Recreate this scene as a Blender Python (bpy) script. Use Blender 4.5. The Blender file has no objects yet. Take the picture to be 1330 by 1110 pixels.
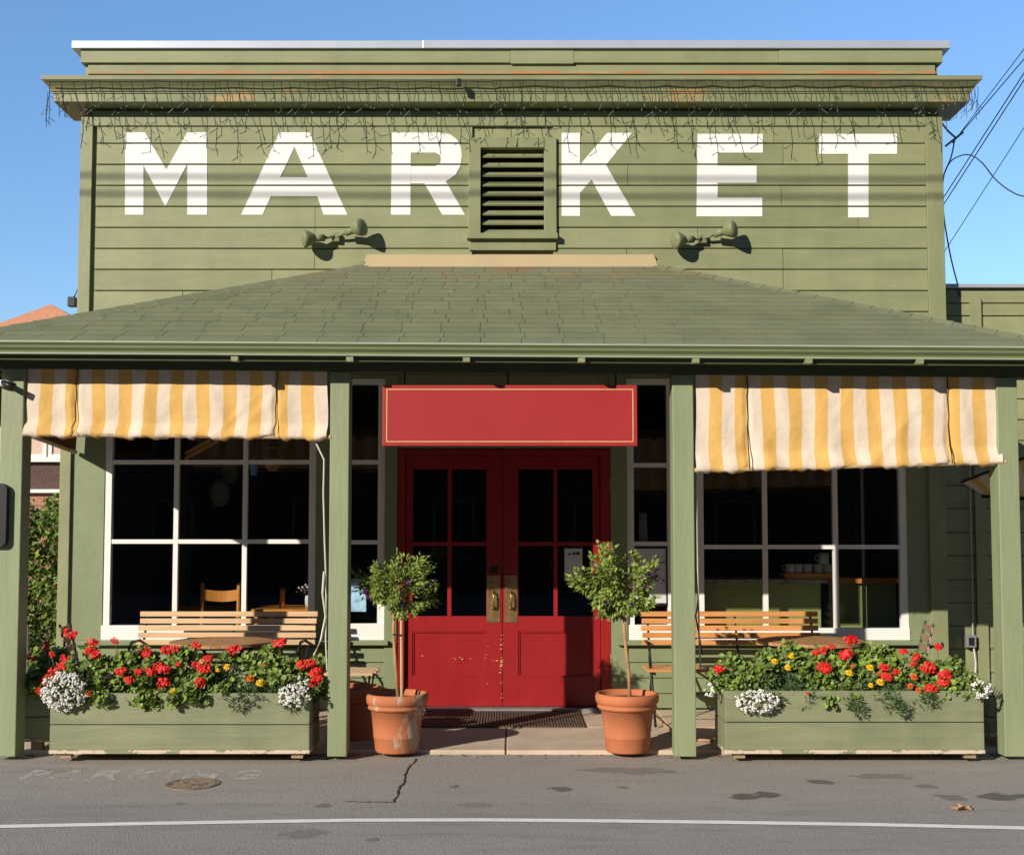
import bpy, bmesh, math, random
from mathutils import Vector, Matrix
from mathutils.geometry import tessellate_polygon
random.seed(7)
R = math.radians
S = bpy.context.scene
COL = S.collection

# ------------------------------------------------------------------ camera
F, PX, PY0, H, PIT = 1500.0, 665.0, 611.0, 1.55, R(3.2)
cam_d = bpy.data.cameras.new('camera'); cam = bpy.data.objects.new('camera', cam_d); COL.objects.link(cam)
cam.location = (0, 0, H); cam.rotation_euler = (R(90) + PIT, 0, 0)
cam_d.sensor_width = 36; cam_d.lens = 36 * F / 1330; cam_d.shift_y = 56 / 1330
cam_d.clip_end = 1500; cam_d.clip_start = 0.1
S.camera = cam
CP, SP = math.cos(PIT), math.sin(PIT)
def at(px, py, Y):                       # point seen at a photo pixel on the vertical plane at depth Y
    u, v = (px - PX) / F, (PY0 - py) / F
    t = Y / (CP - v * SP)
    return Vector((u * t, Y, H + t * (SP + v * CP)))
def X(px, Y, py=700): return at(px, py, Y).x
def Z(py, Y): return at(PX, py, Y).z
def ground(px, py, z=0.0):
    u, v = (px - PX) / F, (PY0 - py) / F
    t = (z - H) / (SP + v * CP)
    return Vector((u * t, t * (CP - v * SP), z))

# ------------------------------------------------------------------ materials
class NT:
    def __init__(s, m): s.t = m.node_tree; s.n = s.t.nodes; s.l = s.t.links
    def add(s, typ, **kw):
        n = s.n.new(typ)
        for k, v in kw.items():
            if k == 'inp':
                for kk, vv in v.items():
                    if isinstance(vv, bpy.types.NodeSocket): s.l.new(vv, n.inputs[kk])
                    else: n.inputs[kk].default_value = vv
            else: setattr(n, k, v)
        return n
    def math(s, op, a, b=0.0, c=0.0):
        n = s.n.new('ShaderNodeMath'); n.operation = op
        for i, v in enumerate((a, b, c)):
            if isinstance(v, bpy.types.NodeSocket): s.l.new(v, n.inputs[i])
            else: n.inputs[i].default_value = v
        return n.outputs[0]
    def noise(s, vec, scale, detail=4, rough=.55):
        n = s.add('ShaderNodeTexNoise', inp={'Scale': scale, 'Detail': detail, 'Roughness': rough})
        if vec is not None: s.l.new(vec, n.inputs['Vector'])
        return n.outputs['Fac']
    def ramp(s, f, a, b):
        n = s.add('ShaderNodeMapRange', inp={'Value': f, 'From Min': a, 'From Max': b}); n.clamp = True
        return n.outputs[0]
    def mix(s, f, a, b, mode='MIX'):
        n = s.n.new('ShaderNodeMix'); n.data_type = 'RGBA'; n.blend_type = mode
        for i, v in ((0, f), (6, a), (7, b)):
            if isinstance(v, bpy.types.NodeSocket): s.l.new(v, n.inputs[i])
            elif i == 0: n.inputs[i].default_value = v
            else: n.inputs[i].default_value = (*v[:3], 1)
        return n.outputs[2]
    def scaled(s, vec, sx, sy, sz):
        n = s.add('ShaderNodeMapping'); s.l.new(vec, n.inputs['Vector']); n.inputs['Scale'].default_value = (sx, sy, sz)
        return n.outputs['Vector']
def new(name):
    m = bpy.data.materials.new(name); m.use_nodes = True
    t = NT(m); b = m.node_tree.nodes['Principled BSDF']; return m, t, b
def sc(c, k): return tuple(min(1, x * k) for x in c[:3])
def mat(name, col, rough=.6, var=.15, scale=6, stretch=(1, 1, 1), island=0.0, wear=None, wear_amt=.62, wear_scale=9,
        metal=0, bump=.0, bump_scale=60, spec=.4, dirt=0.0, trans=0.0):
    m, t, b = new(name)
    co = t.add('ShaderNodeTexCoord').outputs['Object']
    v = t.scaled(co, *stretch)
    f = t.noise(v, scale, 5)
    c = t.mix(t.ramp(f, .3, .7), sc(col, 1 - var), sc(col, 1 + var))
    if island:
        g = t.add('ShaderNodeNewGeometry').outputs['Random Per Island']
        h = t.add('ShaderNodeHueSaturation'); t.l.new(c, h.inputs['Color'])
        t.l.new(t.math('MULTIPLY_ADD', g, 2 * island, 1 - island), h.inputs['Value'])
        g2 = t.math('FRACT', t.math('MULTIPLY', g, 7.31))
        t.l.new(t.math('MULTIPLY_ADD', g2, .5 * island, 1 - .25 * island), h.inputs['Saturation'])
        c = h.outputs[0]
    if dirt:
        f3 = t.noise(t.scaled(co, 1.2, 1.2, .35), 2.2, 6, .65)
        c = t.mix(t.math('MULTIPLY', t.ramp(f3, .45, .75), dirt), c, sc(col, .45))
    if wear:
        f2 = t.noise(t.scaled(co, stretch[0], stretch[1], stretch[2]), wear_scale, 8, .7)
        c = t.mix(t.ramp(f2, wear_amt, wear_amt + .04), c, wear)
    t.l.new(c, b.inputs['Base Color'])
    b.inputs['Roughness'].default_value = rough; b.inputs['Metallic'].default_value = metal
    b.inputs['Specular IOR Level'].default_value = spec
    if bump:
        bn = t.add('ShaderNodeBump', inp={'Strength': bump, 'Distance': .01, 'Height': t.noise(v, bump_scale, 5)})
        t.l.new(bn.outputs[0], b.inputs['Normal'])
    if trans:
        tr = t.add('ShaderNodeBsdfTranslucent'); t.l.new(c, tr.inputs['Color'])
        mx = t.add('ShaderNodeMixShader'); mx.inputs[0].default_value = trans
        t.l.new(b.outputs[0], mx.inputs[1]); t.l.new(tr.outputs[0], mx.inputs[2])
        t.l.new(mx.outputs[0], m.node_tree.nodes['Material Output'].inputs['Surface'])
    return m
GREEN = (.272, .286, .150)
M = {}
M['siding'] = mat('siding_paint', GREEN, .55, .09, 3, (.6, 1, 3), island=.085, wear=(.20, .16, .08), wear_amt=.715, wear_scale=7, bump=.25, bump_scale=25, dirt=.28)
M['trim'] = mat('trim_paint', sc(GREEN, .95), .5, .10, 4, (1, 1, .5), wear=(.30, .24, .15), wear_amt=.74, wear_scale=10, bump=.2, bump_scale=20, dirt=.25)
M['cornice'] = mat('cornice_paint', sc(GREEN, .9), .5, .12, 5, (.5, 1, 2), wear=(.42, .27, .11), wear_amt=.575, wear_scale=3, bump=.2, bump_scale=20, dirt=.35)
M['rusty'] = mat('rust_streaked_paint', (.33, .27, .12), .6, .2, 4, (.6, 1, 4), wear=(.46, .19, .07), wear_amt=.47, wear_scale=3)
M['post'] = mat('post_paint', (.262, .300, .168), .5, .08, 3, (3, 3, .5), wear=(.44, .30, .18), wear_amt=.715, wear_scale=5, bump=.25, bump_scale=14, dirt=.2)
M['wallpaint'] = mat('wall_paint', (.225, .262, .140), .5, .08, 4, (1, 1, 1), bump=.2, bump_scale=20, dirt=.2)
M['planter'] = mat('planter_paint', (.235, .250, .145), .6, .12, 5, (.4, 1, 2.5), wear=(.13, .12, .06), wear_amt=.70, wear_scale=8, bump=.35, bump_scale=18, dirt=.4)
M['peel'] = mat('peeling_edge', (.235, .250, .145), .7, .12, 5, (1, 1, 2), wear=(.62, .50, .38), wear_amt=.47, wear_scale=7, bump=.4, bump_scale=30)
M['gutter'] = mat('gutter_paint', (.18, .215, .10), .35, .05, 3, (.5, 1, 1), dirt=.2)
M['lip'] = mat('gutter_lip', (.36, .40, .29), .35, .08, 5)
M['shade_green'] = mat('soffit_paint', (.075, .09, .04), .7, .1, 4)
M['flash'] = mat('tan_flashing', (.52, .40, .235), .6, .05, 3, dirt=.08)
M['cap'] = mat('galvanised_cap', (.56, .60, .66), .35, .06, 3, metal=.35)
M['white'] = mat('white_paint', (.80, .79, .76), .45, .03, 4, dirt=.05)
M['letter'] = mat('letter_paint', (.87, .85, .82), .6, .03, 8, (.6, 1, 4), wear=(.48, .46, .38), wear_amt=.735, wear_scale=12)
M['red'] = mat('red_door_paint', (.31, .016, .018), .32, .08, 5, (2, 1, .6), wear=(.55, .33, .22), wear_amt=.735, wear_scale=8, dirt=.15)
M['sign'] = mat('red_sign_paint', (.37, .030, .032), .4, .05, 2)
M['gold'] = mat('gold_paint', (.72, .46, .20), .5, .1, 20)
M['brass'] = mat('aged_brass', (.42, .27, .12), .35, .35, 18, metal=.8)
M['black'] = mat('black_iron', (.012, .012, .014), .45, .2, 8)
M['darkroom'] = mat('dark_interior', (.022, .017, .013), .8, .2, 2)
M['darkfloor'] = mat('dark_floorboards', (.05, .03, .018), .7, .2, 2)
M['benchwood'] = mat('pale_bench_slats', (.66, .44, .25), .55, .16, 4, (.4, 4, 8), island=.08)
M['orangewood'] = mat('orange_bench_slats', (.60, .27, .085), .5, .22, 4, (.4, 4, 8), island=.10)
M['tablewood'] = mat('teak_table', (.42, .22, .10), .6, .2, 5, (6, .5, 1), island=.1)
M['greywood'] = mat('weathered_slats', (.34, .23, .14), .7, .2, 5, island=.1)
M['chairwood'] = mat('honey_wood', (.62, .25, .05), .4, .15, 6, (1, 1, .3))
M['terracotta'] = mat('terracotta', (.50, .165, .068), .8, .14, 5, wear=(.50, .38, .29), wear_amt=.66, wear_scale=4, bump=.15, bump_scale=50, dirt=.25)
M['terracotta2'] = mat('stained_terracotta', (.50, .165, .068), .8, .14, 5, (1, 1, .35), wear=(.46, .36, .28), wear_amt=.56, wear_scale=5, bump=.15, bump_scale=50, dirt=.3)
M['soil'] = mat('potting_soil', (.05, .035, .025), .95, .5, 40, bump=.8, bump_scale=60)
M['trunk'] = mat('young_bark', (.42, .22, .11), .8, .3, 20, (1, 1, .3), bump=.4)
M['stake'] = mat('bamboo_stake', (.52, .38, .20), .6, .2, 10)
M['leaf_ger'] = mat('geranium_leaf', (.205, .285, .062), .5, .2, 8, island=.55, trans=.3)
M['leaf_mar'] = mat('marigold_leaf', (.105, .175, .065), .5, .2, 8, island=.45, trans=.25)
M['leaf_aly'] = mat('alyssum_leaf', (.16, .23, .07), .5, .2, 8, island=.4, trans=.25)
M['leaf_top'] = mat('topiary_leaf', (.255, .330, .070), .45, .2, 8, island=.5, trans=.3)
M['leaf_hedge'] = mat('hedge_leaf', (.17, .25, .05), .5, .2, 8, island=.6, trans=.25)
M['redpetal'] = mat('red_petal', (.72, .022, .012), .5, .1, 20, island=.15, trans=.25)
M['yelpetal'] = mat('yellow_petal', (.90, .60, .02), .5, .1, 20, island=.1, trans=.2)
M['orapetal'] = mat('orange_petal', (.75, .16, .03), .5, .15, 30, island=.25, trans=.2)
M['whipetal'] = mat('white_petal', (.84, .82, .78), .6, .05, 20, island=.1, trans=.15)
M['purpetal'] = mat('purple_petal', (.30, .05, .38), .5, .1, 20, trans=.2)
M['stem'] = mat('green_stem', (.20, .22, .08), .6, .2, 10)
M['wire'] = mat('green_wire', (.018, .030, .014), .5, .1, 10)
M['bulb'] = mat('clear_bulb', (.22, .24, .20), .25, .1, 30)
M['cable'] = mat('cable_rubber', (.02, .03, .05), .6, .1, 10)
M['rope'] = mat('white_rope', (.62, .58, .50), .8, .1, 40)
M['mat'] = mat('ribbed_mat', (.14, .10, .07), .95, .3, 30, (4, .4, 1), bump=.9, bump_scale=30)
M['floodlight'] = mat('painted_floodlight', (.20, .215, .11), .5, .12, 20)
M['roofred'] = mat('red_tiles', (.62, .28, .15), .8, .2, 12, (1, 1, 4))
M['stucco'] = mat('pink_stucco', (.62, .45, .37), .8, .06, 4)
M['darkshingle'] = mat('brown_shingles', (.10, .06, .05), .85, .5, 10, (6, 1, 1.5))
M['paper'] = mat('paper', (.62, .64, .68), .7, .05, 6)
M['bluepaper'] = mat('blue_print', (.32, .52, .80), .6, .5, 14)
M['ceramic'] = mat('white_ceramic', (.62, .62, .62), .25, .05, 6)
M['granite'] = mat('granite_top', (.24, .24, .23), .3, .7, 60)
M['lantern'] = mat('paper_lantern', (.30, .36, .30), .8, .05, 4)
M['counter'] = mat('counter_paint', (.30, .34, .12), .5, .05, 4)
M['blueglass'] = mat('blue_glass', (.10, .30, .62), .2, .2, 8)
M['wicker'] = mat('wicker', (.45, .20, .08), .8, .4, 30)
M['metalgrey'] = mat('grey_metal', (.32, .33, .33), .45, .1, 10, metal=.5)
M['rustcover'] = mat('cast_iron_tan', (.25, .19, .13), .7, .3, 20, wear=(.08, .07, .06), wear_amt=.52, wear_scale=18)
M['leafdry'] = mat('dry_leaf', (.48, .27, .13), .7, .2, 30)
M['litter'] = mat('leaf_litter', (.22, .12, .06), .9, .4, 30, island=.6)
M['hose'] = mat('garden_hose', (.48, .32, .20), .6, .1, 10)
M['linepaint'] = mat('line_paint', (.88, .86, .80), .7, .08, 8, wear=(.30, .29, .28), wear_amt=.68, wear_scale=20)

def make_shingle():
    m, t, b = new('asphalt_shingles')
    co = t.add('ShaderNodeTexCoord').outputs['Object']
    g = t.add('ShaderNodeNewGeometry').outputs['Random Per Island']
    c = t.mix(g, (.150, .168, .088), (.182, .198, .106))
    c = t.mix(t.ramp(t.noise(co, 170, 3), .4, .72), c, t.mix(.5, c, (.36, .35, .24)))
    c = t.mix(t.math('MULTIPLY', t.ramp(t.noise(co, 2.2, 5), .45, .7), .35), c, (.11, .12, .07))
    # greyer worn patch and a rusty streak below the flashing
    sep = t.add('ShaderNodeSeparateXYZ'); t.l.new(co, sep.inputs[0])
    up = t.ramp(sep.outputs['Z'], 3.45, 3.9)
    w = t.math('MULTIPLY', t.ramp(t.noise(t.scaled(co, .7, 1.5, 1.5), 1.5, 5), .42, .62), t.math('MULTIPLY', up, .55))
    c = t.mix(w, c, (.23, .20, .17))
    up2 = t.ramp(sep.outputs['Z'], 3.72, 3.86)
    w2 = t.math('MULTIPLY', t.ramp(t.noise(t.scaled(co, 1, 1, 3), 2.5, 5), .45, .65), t.math('MULTIPLY', up2, .6))
    c = t.mix(w2, c, (.30, .15, .07))
    t.l.new(c, b.inputs['Base Color']); b.inputs['Roughness'].default_value = .9; b.inputs['Specular IOR Level'].default_value = .2
    bn = t.add('ShaderNodeBump', inp={'Strength': .5, 'Distance': .004, 'Height': t.noise(co, 250, 3)})
    t.l.new(bn.outputs[0], b.inputs['Normal'])
    return m
M['shingle'] = make_shingle()

def make_glass():
    m, t, b = new('window_glass')
    m.node_tree.nodes.remove(b)
    tr = t.add('ShaderNodeBsdfTransparent'); tr.inputs[0].default_value = (.86, .88, .86, 1)
    gl = t.add('ShaderNodeBsdfGlossy'); gl.inputs['Roughness'].default_value = .015
    lw = t.add('ShaderNodeLayerWeight'); lw.inputs['Blend'].default_value = .5
    fr = t.math('MULTIPLY_ADD', t.math('POWER', lw.outputs['Facing'], 5.0), .95, .045)
    mx = t.add('ShaderNodeMixShader'); t.l.new(fr, mx.inputs[0]); t.l.new(tr.outputs[0], mx.inputs[1]); t.l.new(gl.outputs[0], mx.inputs[2])
    t.l.new(mx.outputs[0], m.node_tree.nodes['Material Output'].inputs['Surface'])
    return m
M['glass'] = make_glass()

def make_fabric():
    m, t, b = new('striped_canvas')
    uv = t.add('ShaderNodeUVMap').outputs[0]
    sep = t.add('ShaderNodeSeparateXYZ'); t.l.new(uv, sep.inputs[0])
    f = t.math('LESS_THAN', t.math('FRACT', t.math('ADD', t.math('MULTIPLY', sep.outputs[0], .5), .0)), .5)
    co = t.add('ShaderNodeTexCoord').outputs['Object']
    d = t.noise(co, 5, 6, .65)
    cw = t.mix(t.ramp(d, .3, .75), (.87, .74, .60), (.80, .66, .52))
    cy = t.mix(t.ramp(d, .3, .75), (.85, .53, .17), (.78, .45, .13))
    c = t.mix(f, cy, cw)
    t.l.new(c, b.inputs['Base Color']); b.inputs['Roughness'].default_value = .85; b.inputs['Specular IOR Level'].default_value = .15
    bn = t.add('ShaderNodeBump', inp={'Strength': .35, 'Distance': .03, 'Height': t.noise(co, 9, 4)})
    t.l.new(bn.outputs[0], b.inputs['Normal'])
    tr = t.add('ShaderNodeBsdfTranslucent'); t.l.new(c, tr.inputs['Color'])
    mx = t.add('ShaderNodeMixShader'); mx.inputs[0].default_value = .16
    t.l.new(b.outputs[0], mx.inputs[1]); t.l.new(tr.outputs[0], mx.inputs[2])
    t.l.new(mx.outputs[0], m.node_tree.nodes['Material Output'].inputs['Surface'])
    return m
M['fabric'] = make_fabric()
M['shadedcanvas'] = mat('shaded_canvas', (.16, .075, .035), .9, .12, 4)  # shade on the striped cloth's inner face, put into a plain brown

def make_brick():
    m, t, b = new('orange_brick')
    co = t.add('ShaderNodeTexCoord').outputs['Object']
    mp = t.add('ShaderNodeMapping'); t.l.new(co, mp.inputs['Vector']); mp.inputs['Rotation'].default_value = (R(90), 0, 0)
    br = t.add('ShaderNodeTexBrick', inp={'Color1': (.42, .17, .09, 1), 'Color2': (.33, .13, .07, 1), 'Mortar': (.45, .36, .28, 1), 'Scale': 4.0, 'Mortar Size': .02})
    t.l.new(mp.outputs[0], br.inputs['Vector'])
    t.l.new(br.outputs[0], b.inputs['Base Color']); b.inputs['Roughness'].default_value = .85
    return m
M['brick'] = make_brick()

def make_road():
    m, t, b = new('old_asphalt')
    co = t.add('ShaderNodeTexCoord').outputs['Object']
    c = t.mix(t.ramp(t.noise(co, .8, 5), .3, .7), (.30, .272, .240), (.365, .33, .292))
    c = t.mix(t.ramp(t.noise(t.scaled(co, .6, 3, 1), 2.5, 6, .65), .5, .72), c, (.25, .226, .20))
    sep = t.add('ShaderNodeSeparateXYZ'); t.l.new(co, sep.inputs[0])
    far = t.ramp(t.math('ADD', sep.outputs['Y'], t.math('MULTIPLY', t.noise(co, 1.5, 3), .3)), 7.05, 7.12)   # paler, older strip along the shop
    c = t.mix(t.math('MULTIPLY', far, .35), c, (.42, .36, .31))
    c = t.mix(t.ramp(t.noise(co, 160, 2), .52, .74), c, (.42, .39, .36))
    c = t.mix(t.ramp(t.noise(co, 110, 2), .58, .75), c, (.12, .11, .10))
    wob = t.noise(co, 7, 4)
    for (px, py, rw, rh, k) in ((985, 1033, 38, 5, .8), (1065, 1015, 19, 3, .7), (1205, 1021, 15, 3, .5), (1305, 1034, 45, 5, .75), (1235, 1035, 20, 5, .5),
                                (725, 1025, 17, 4, .7), (590, 1021, 10, 2.5, .7), (810, 1022, 8, 2, .5), (390, 1082, 40, 6, .35), (420, 1046, 12, 3, .5),
                                (1150, 1008, 50, 4, .4), (235, 1043, 8, 2, .4), (485, 1090, 14, 3, .5), (60, 1000, 60, 5, .2), (620, 1045, 30, 3, .25), (820, 1000, 60, 4, .4)):
        g = ground(px, py, -.03); g2 = ground(px + rw, py, -.03); g3 = ground(px, py - rh, -.03)
        dx = t.math('DIVIDE', t.math('SUBTRACT', sep.outputs['X'], g.x), g2.x - g.x)
        dy = t.math('DIVIDE', t.math('SUBTRACT', sep.outputs['Y'], g.y), g3.y - g.y)
        d = t.math('ADD', t.math('ADD', t.math('MULTIPLY', dx, dx), t.math('MULTIPLY', dy, dy)), t.math('MULTIPLY_ADD', wob, 4.4, -2.1))
        c = t.mix(t.math('MULTIPLY', t.ramp(d, 1.1, .7), k), c, (.085, .075, .068))
    t.l.new(c, b.inputs['Base Color']); b.inputs['Roughness'].default_value = .85; b.inputs['Specular IOR Level'].default_value = .3
    bn = t.add('ShaderNodeBump', inp={'Strength': .55, 'Distance': .01, 'Height': t.noise(co, 90, 4)})
    t.l.new(bn.outputs[0], b.inputs['Normal'])
    return m
M['road'] = make_road()
M['concrete'] = mat('concrete_slab', (.62, .49, .37), .85, .12, 3, bump=.25, bump_scale=80, dirt=.3, wear=(.30, .24, .19), wear_amt=.68, wear_scale=6)
M['joint'] = mat('slab_joint', (.16, .12, .09), .9, .2, 5)
M['crack'] = mat('crack_fill', (.05, .04, .03), .9, .3, 20, wear=(.25, .17, .08), wear_amt=.6, wear_scale=30)
M['earth'] = mat('earth', (.16, .13, .09), .9, .3, 2)

# ------------------------------------------------------------------ mesh collector
def wloc(o):
    v = Vector((0, 0, 0))
    while o is not None: v += o.location; o = o.parent
    return v
class MB:
    def __init__(s): s.v = []; s.f = []; s.uv = {}
    def add(s, vs, fs):
        n = len(s.v); s.v += [Vector(v) for v in vs]; s.f += [tuple(i + n for i in f) for f in fs]; return s
    def box(s, x0, x1, y0, y1, z0, z1, mtx=None):
        vs = [Vector((x, y, z)) for z in (z0, z1) for y in (y0, y1) for x in (x0, x1)]
        if mtx is not None: vs = [mtx @ v for v in vs]
        return s.add(vs, [(0, 2, 3, 1), (4, 5, 7, 6), (0, 1, 5, 4), (2, 6, 7, 3), (0, 4, 6, 2), (1, 3, 7, 5)])
    def tube(s, pts, r, n=6, r2=None, caps=True):
        pts = [Vector(p) for p in pts]; rings = []
        for i, p in enumerate(pts):
            d = (pts[min(i + 1, len(pts) - 1)] - pts[max(i - 1, 0)])
            if d.length < 1e-9: d = Vector((0, 0, 1))
            d.normalize()
            a = d.cross(Vector((0, 0, 1)) if abs(d.z) < .9 else Vector((1, 0, 0))).normalized(); b = d.cross(a)
            rr = r if r2 is None else r + (r2 - r) * i / max(1, len(pts) - 1)
            rings.append([p + (a * math.cos(2 * math.pi * k / n) + b * math.sin(2 * math.pi * k / n)) * rr for k in range(n)])
        vs = [v for g in rings for v in g]; fs = []
        for i in range(len(rings) - 1):
            for k in range(n):
                k2 = (k + 1) % n; fs.append((i * n + k, i * n + k2, (i + 1) * n + k2, (i + 1) * n + k))
        if caps: fs.append(tuple(range(n - 1, -1, -1))); fs.append(tuple((len(rings) - 1) * n + k for k in range(n)))
        return s.add(vs, fs)
    def bar(s, p, q, w, h, up=(0, 0, 1)):
        p, q = Vector(p), Vector(q); d = (q - p).normalized(); up = Vector(up)
        a = d.cross(up).normalized(); b = a.cross(d)
        vs = [e + a * (i * w / 2) + b * (j * h / 2) for e in (p, q) for (i, j) in ((-1, -1), (1, -1), (1, 1), (-1, 1))]
        return s.add(vs, [(3, 2, 1, 0), (4, 5, 6, 7), (0, 1, 5, 4), (1, 2, 6, 5), (2, 3, 7, 6), (3, 0, 4, 7)])
    def lathe(s, prof, c=(0, 0, 0), n=32):
        c = Vector(c); vs = []; fs = []
        for (r, z) in prof: vs += [c + Vector((r * math.cos(2 * math.pi * k / n), r * math.sin(2 * math.pi * k / n), z)) for k in range(n)]
        for i in range(len(prof) - 1):
            for k in range(n):
                k2 = (k + 1) % n; fs.append((i * n + k, i * n + k2, (i + 1) * n + k2, (i + 1) * n + k))
        fs.append(tuple(range(n - 1, -1, -1))); fs.append(tuple((len(prof) - 1) * n + k for k in range(n)))
        return s.add(vs, fs)
    def prism(s, poly, y0, y1):            # (x, z) outline given thickness along y
        n = len(poly); vs = [(p[0], y0, p[1]) for p in poly] + [(p[0], y1, p[1]) for p in poly]
        return s.add(vs, [tuple(range(n)), tuple(range(2 * n - 1, n - 1, -1))] + [(i, i + n, (i + 1) % n + n, (i + 1) % n) for i in range(n)])
    def extrude_x(s, prof, x0, x1, dz=0.0):   # closed (y, z) profile swept along x
        n = len(prof); vs = [(x0, p[0], p[1] - dz * x0) for p in prof] + [(x1, p[0], p[1] - dz * x1) for p in prof]
        return s.add(vs, [tuple(range(n)), tuple(range(2 * n - 1, n - 1, -1))] + [(i, (i + 1) % n, (i + 1) % n + n, i + n) for i in range(n)])
    def ico(s, c, r, sq=(1, 1, 1), sub=1):
        bm = bmesh.new(); bmesh.ops.create_icosphere(bm, subdivisions=sub, radius=r); c = Vector(c)
        s.add([c + Vector((v.co.x * sq[0], v.co.y * sq[1], v.co.z * sq[2])) for v in bm.verts], [tuple(v.index for v in f.verts) for f in bm.faces]); bm.free(); return s
    def leaf(s, p, d, up, L, W, fold=.25, droop=.15):
        d = Vector(d).normalized(); a = d.cross(Vector(up))
        if a.length < 1e-4: a = d.cross(Vector((1, .3, .2)))
        a.normalize(); n = a.cross(d); p = Vector(p)
        q = [p, p + d * L * .45 + a * W * .5 + n * W * fold, p + d * L * .5, p + d * L * .45 - a * W * .5 + n * W * fold, p + d * L - n * L * droop]
        return s.add(q, [(0, 1, 2), (0, 2, 3), (1, 4, 2), (2, 4, 3)])
    def round_leaf(s, p, d, up, L, k=7):
        d = Vector(d).normalized(); a = d.cross(Vector(up))
        if a.length < 1e-4: a = d.cross(Vector((1, .3, .2)))
        a.normalize(); n = a.cross(d); p = Vector(p); c = p + d * L * .45 - n * L * .10
        vs = [c]
        for i in range(2 * k):
            th = math.pi * 2 * i / (2 * k); rr = L * (.55 if i % 2 else .46) * random.uniform(.92, 1.05)
            vs.append(c + d * math.cos(th) * rr + a * math.sin(th) * rr + n * L * (.12 + .05 * (i % 2)))
        return s.add(vs, [(0, i + 1, (i + 1) % (2 * k) + 1) for i in range(2 * k)])
    def build(s, name, m, parent=None, loc=None, bevel=0.0, smooth=False):
        off = wloc(parent) if parent is not None else Vector(loc or (0, 0, 0))
        me = bpy.data.meshes.new(name); 
        me.from_pydata([v - off for v in s.v], [], s.f); me.validate(); 
        bm = bmesh.new(); bm.from_mesh(me); bmesh.ops.recalc_face_normals(bm, faces=bm.faces); bm.to_mesh(me); bm.free()
        if smooth:
            for p in me.polygons: p.use_smooth = True
        o = bpy.data.objects.new(name, me); COL.objects.link(o)
        if parent is not None: o.parent = parent
        else: o.location = off
        me.materials.append(m)
        if bevel:
            b = o.modifiers.new('bevel', 'BEVEL'); b.width = bevel; b.segments = 2; b.limit_method = 'ANGLE'
        return o
def tag(o, label=None, cat=None, group=None, kind=None):
    if label: o['label'] = label
    if cat: o['category'] = cat
    if group: o['group'] = group
    if kind: o['kind'] = kind
    return o
def thing(name, loc, label, cat, group=None):
    o = bpy.data.objects.new(name, None); COL.objects.link(o); o.location = loc; o.empty_display_size = .1
    return tag(o, label, cat, group)
def copy_tree(o, parent=None):
    c = o.copy(); COL.objects.link(c); c.parent = parent
    for ch in list(o.children): copy_tree(ch, c)
    return c
def rnd_dir(): 
    while True:
        v = Vector((random.uniform(-1, 1), random.uniform(-1, 1), random.uniform(-1, 1)))
        if .05 < v.length < 1: return v.normalized()

# ------------------------------------------------------------------ setting
YP, WY, YG = 8.20, 10.35, 7.89          # post face, shop front, gutter face
ZR = -.03
g = MB().add([(-600, -600, -.09), (600, -600, -.09), (600, 900, -.09), (-600, 900, -.09)], [(0, 1, 2, 3)]).build('ground', M['earth']); tag(g, kind='structure')
YK = ground(665, 980, ZR).y              # road meets the slab here
rd = MB().box(-150, 150, -9, YK + .02, -.085, ZR).build('road', M['road']); tag(rd, kind='structure')
pv = MB()
xs = [-14, -6.1, -4.6, X(300, 8.5), X(657, 8.5), X(890, 8.5), 4.4, 14]
for i in range(len(xs) - 1): pv.box(xs[i] + .006, xs[i + 1] - .006, YK + .02 + (.012 if i % 2 else 0), 9.45, -.08, 0); pv.box(xs[i] + .006, xs[i + 1] - .006, 9.46, 11.0, -.08, 0.0)
tag(pv.build('pavement', M['concrete'], bevel=.006), kind='structure')
tag(MB().box(-14, 14, YK + .05, 10.9, -.079, -.012).build('pavement_joint', M['joint']), kind='structure')
ln = MB(); pts = []
for px, py in ((-400, 1081), (0, 1072.5), (200, 1068.5), (450, 1064.5), (620, 1064), (760, 1065), (930, 1067), (1130, 1070), (1330, 1074.5), (1800, 1086)):
    pts.append(ground(px, py, ZR + .004))
for a, b in zip(pts[:-1], pts[1:]):
    ln.add([a + Vector((0, -.036, 0)), b + Vector((0, -.036, 0)), b + Vector((0, .036, 0)), a + Vector((0, .036, 0))], [(0, 1, 2, 3)])
tag(ln.build('road_line', M['linepaint']), kind='structure')
def strip(name, ppx, w, m, z=ZR + .004):
    p = [ground(a, b, z) for a, b in ppx]; mb = MB()
    full = []
    for a, b in zip(p[:-1], p[1:]):
        for k in range(6): full.append(a.lerp(b, k / 6) + Vector((random.uniform(-.012, .012), random.uniform(-.012, .012), 0)))
    full.append(p[-1])
    for a, b in zip(full[:-1], full[1:]):
        d = (b - a).normalized(); n = Vector((-d.y, d.x, 0)) * w * random.uniform(.5, 1.2)
        mb.add([a - n, b - n, b + n, a + n], [(0, 1, 2, 3)])
    tag(mb.build(name, m), kind='structure')
strip('road_crack', [(541, 984), (528, 1003), (521, 1020), (512, 1041)], .006, M['crack'])
strip('road_crack', [(448, 1040), (480, 1041), (512, 1041)], .006, M['crack'])
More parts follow.
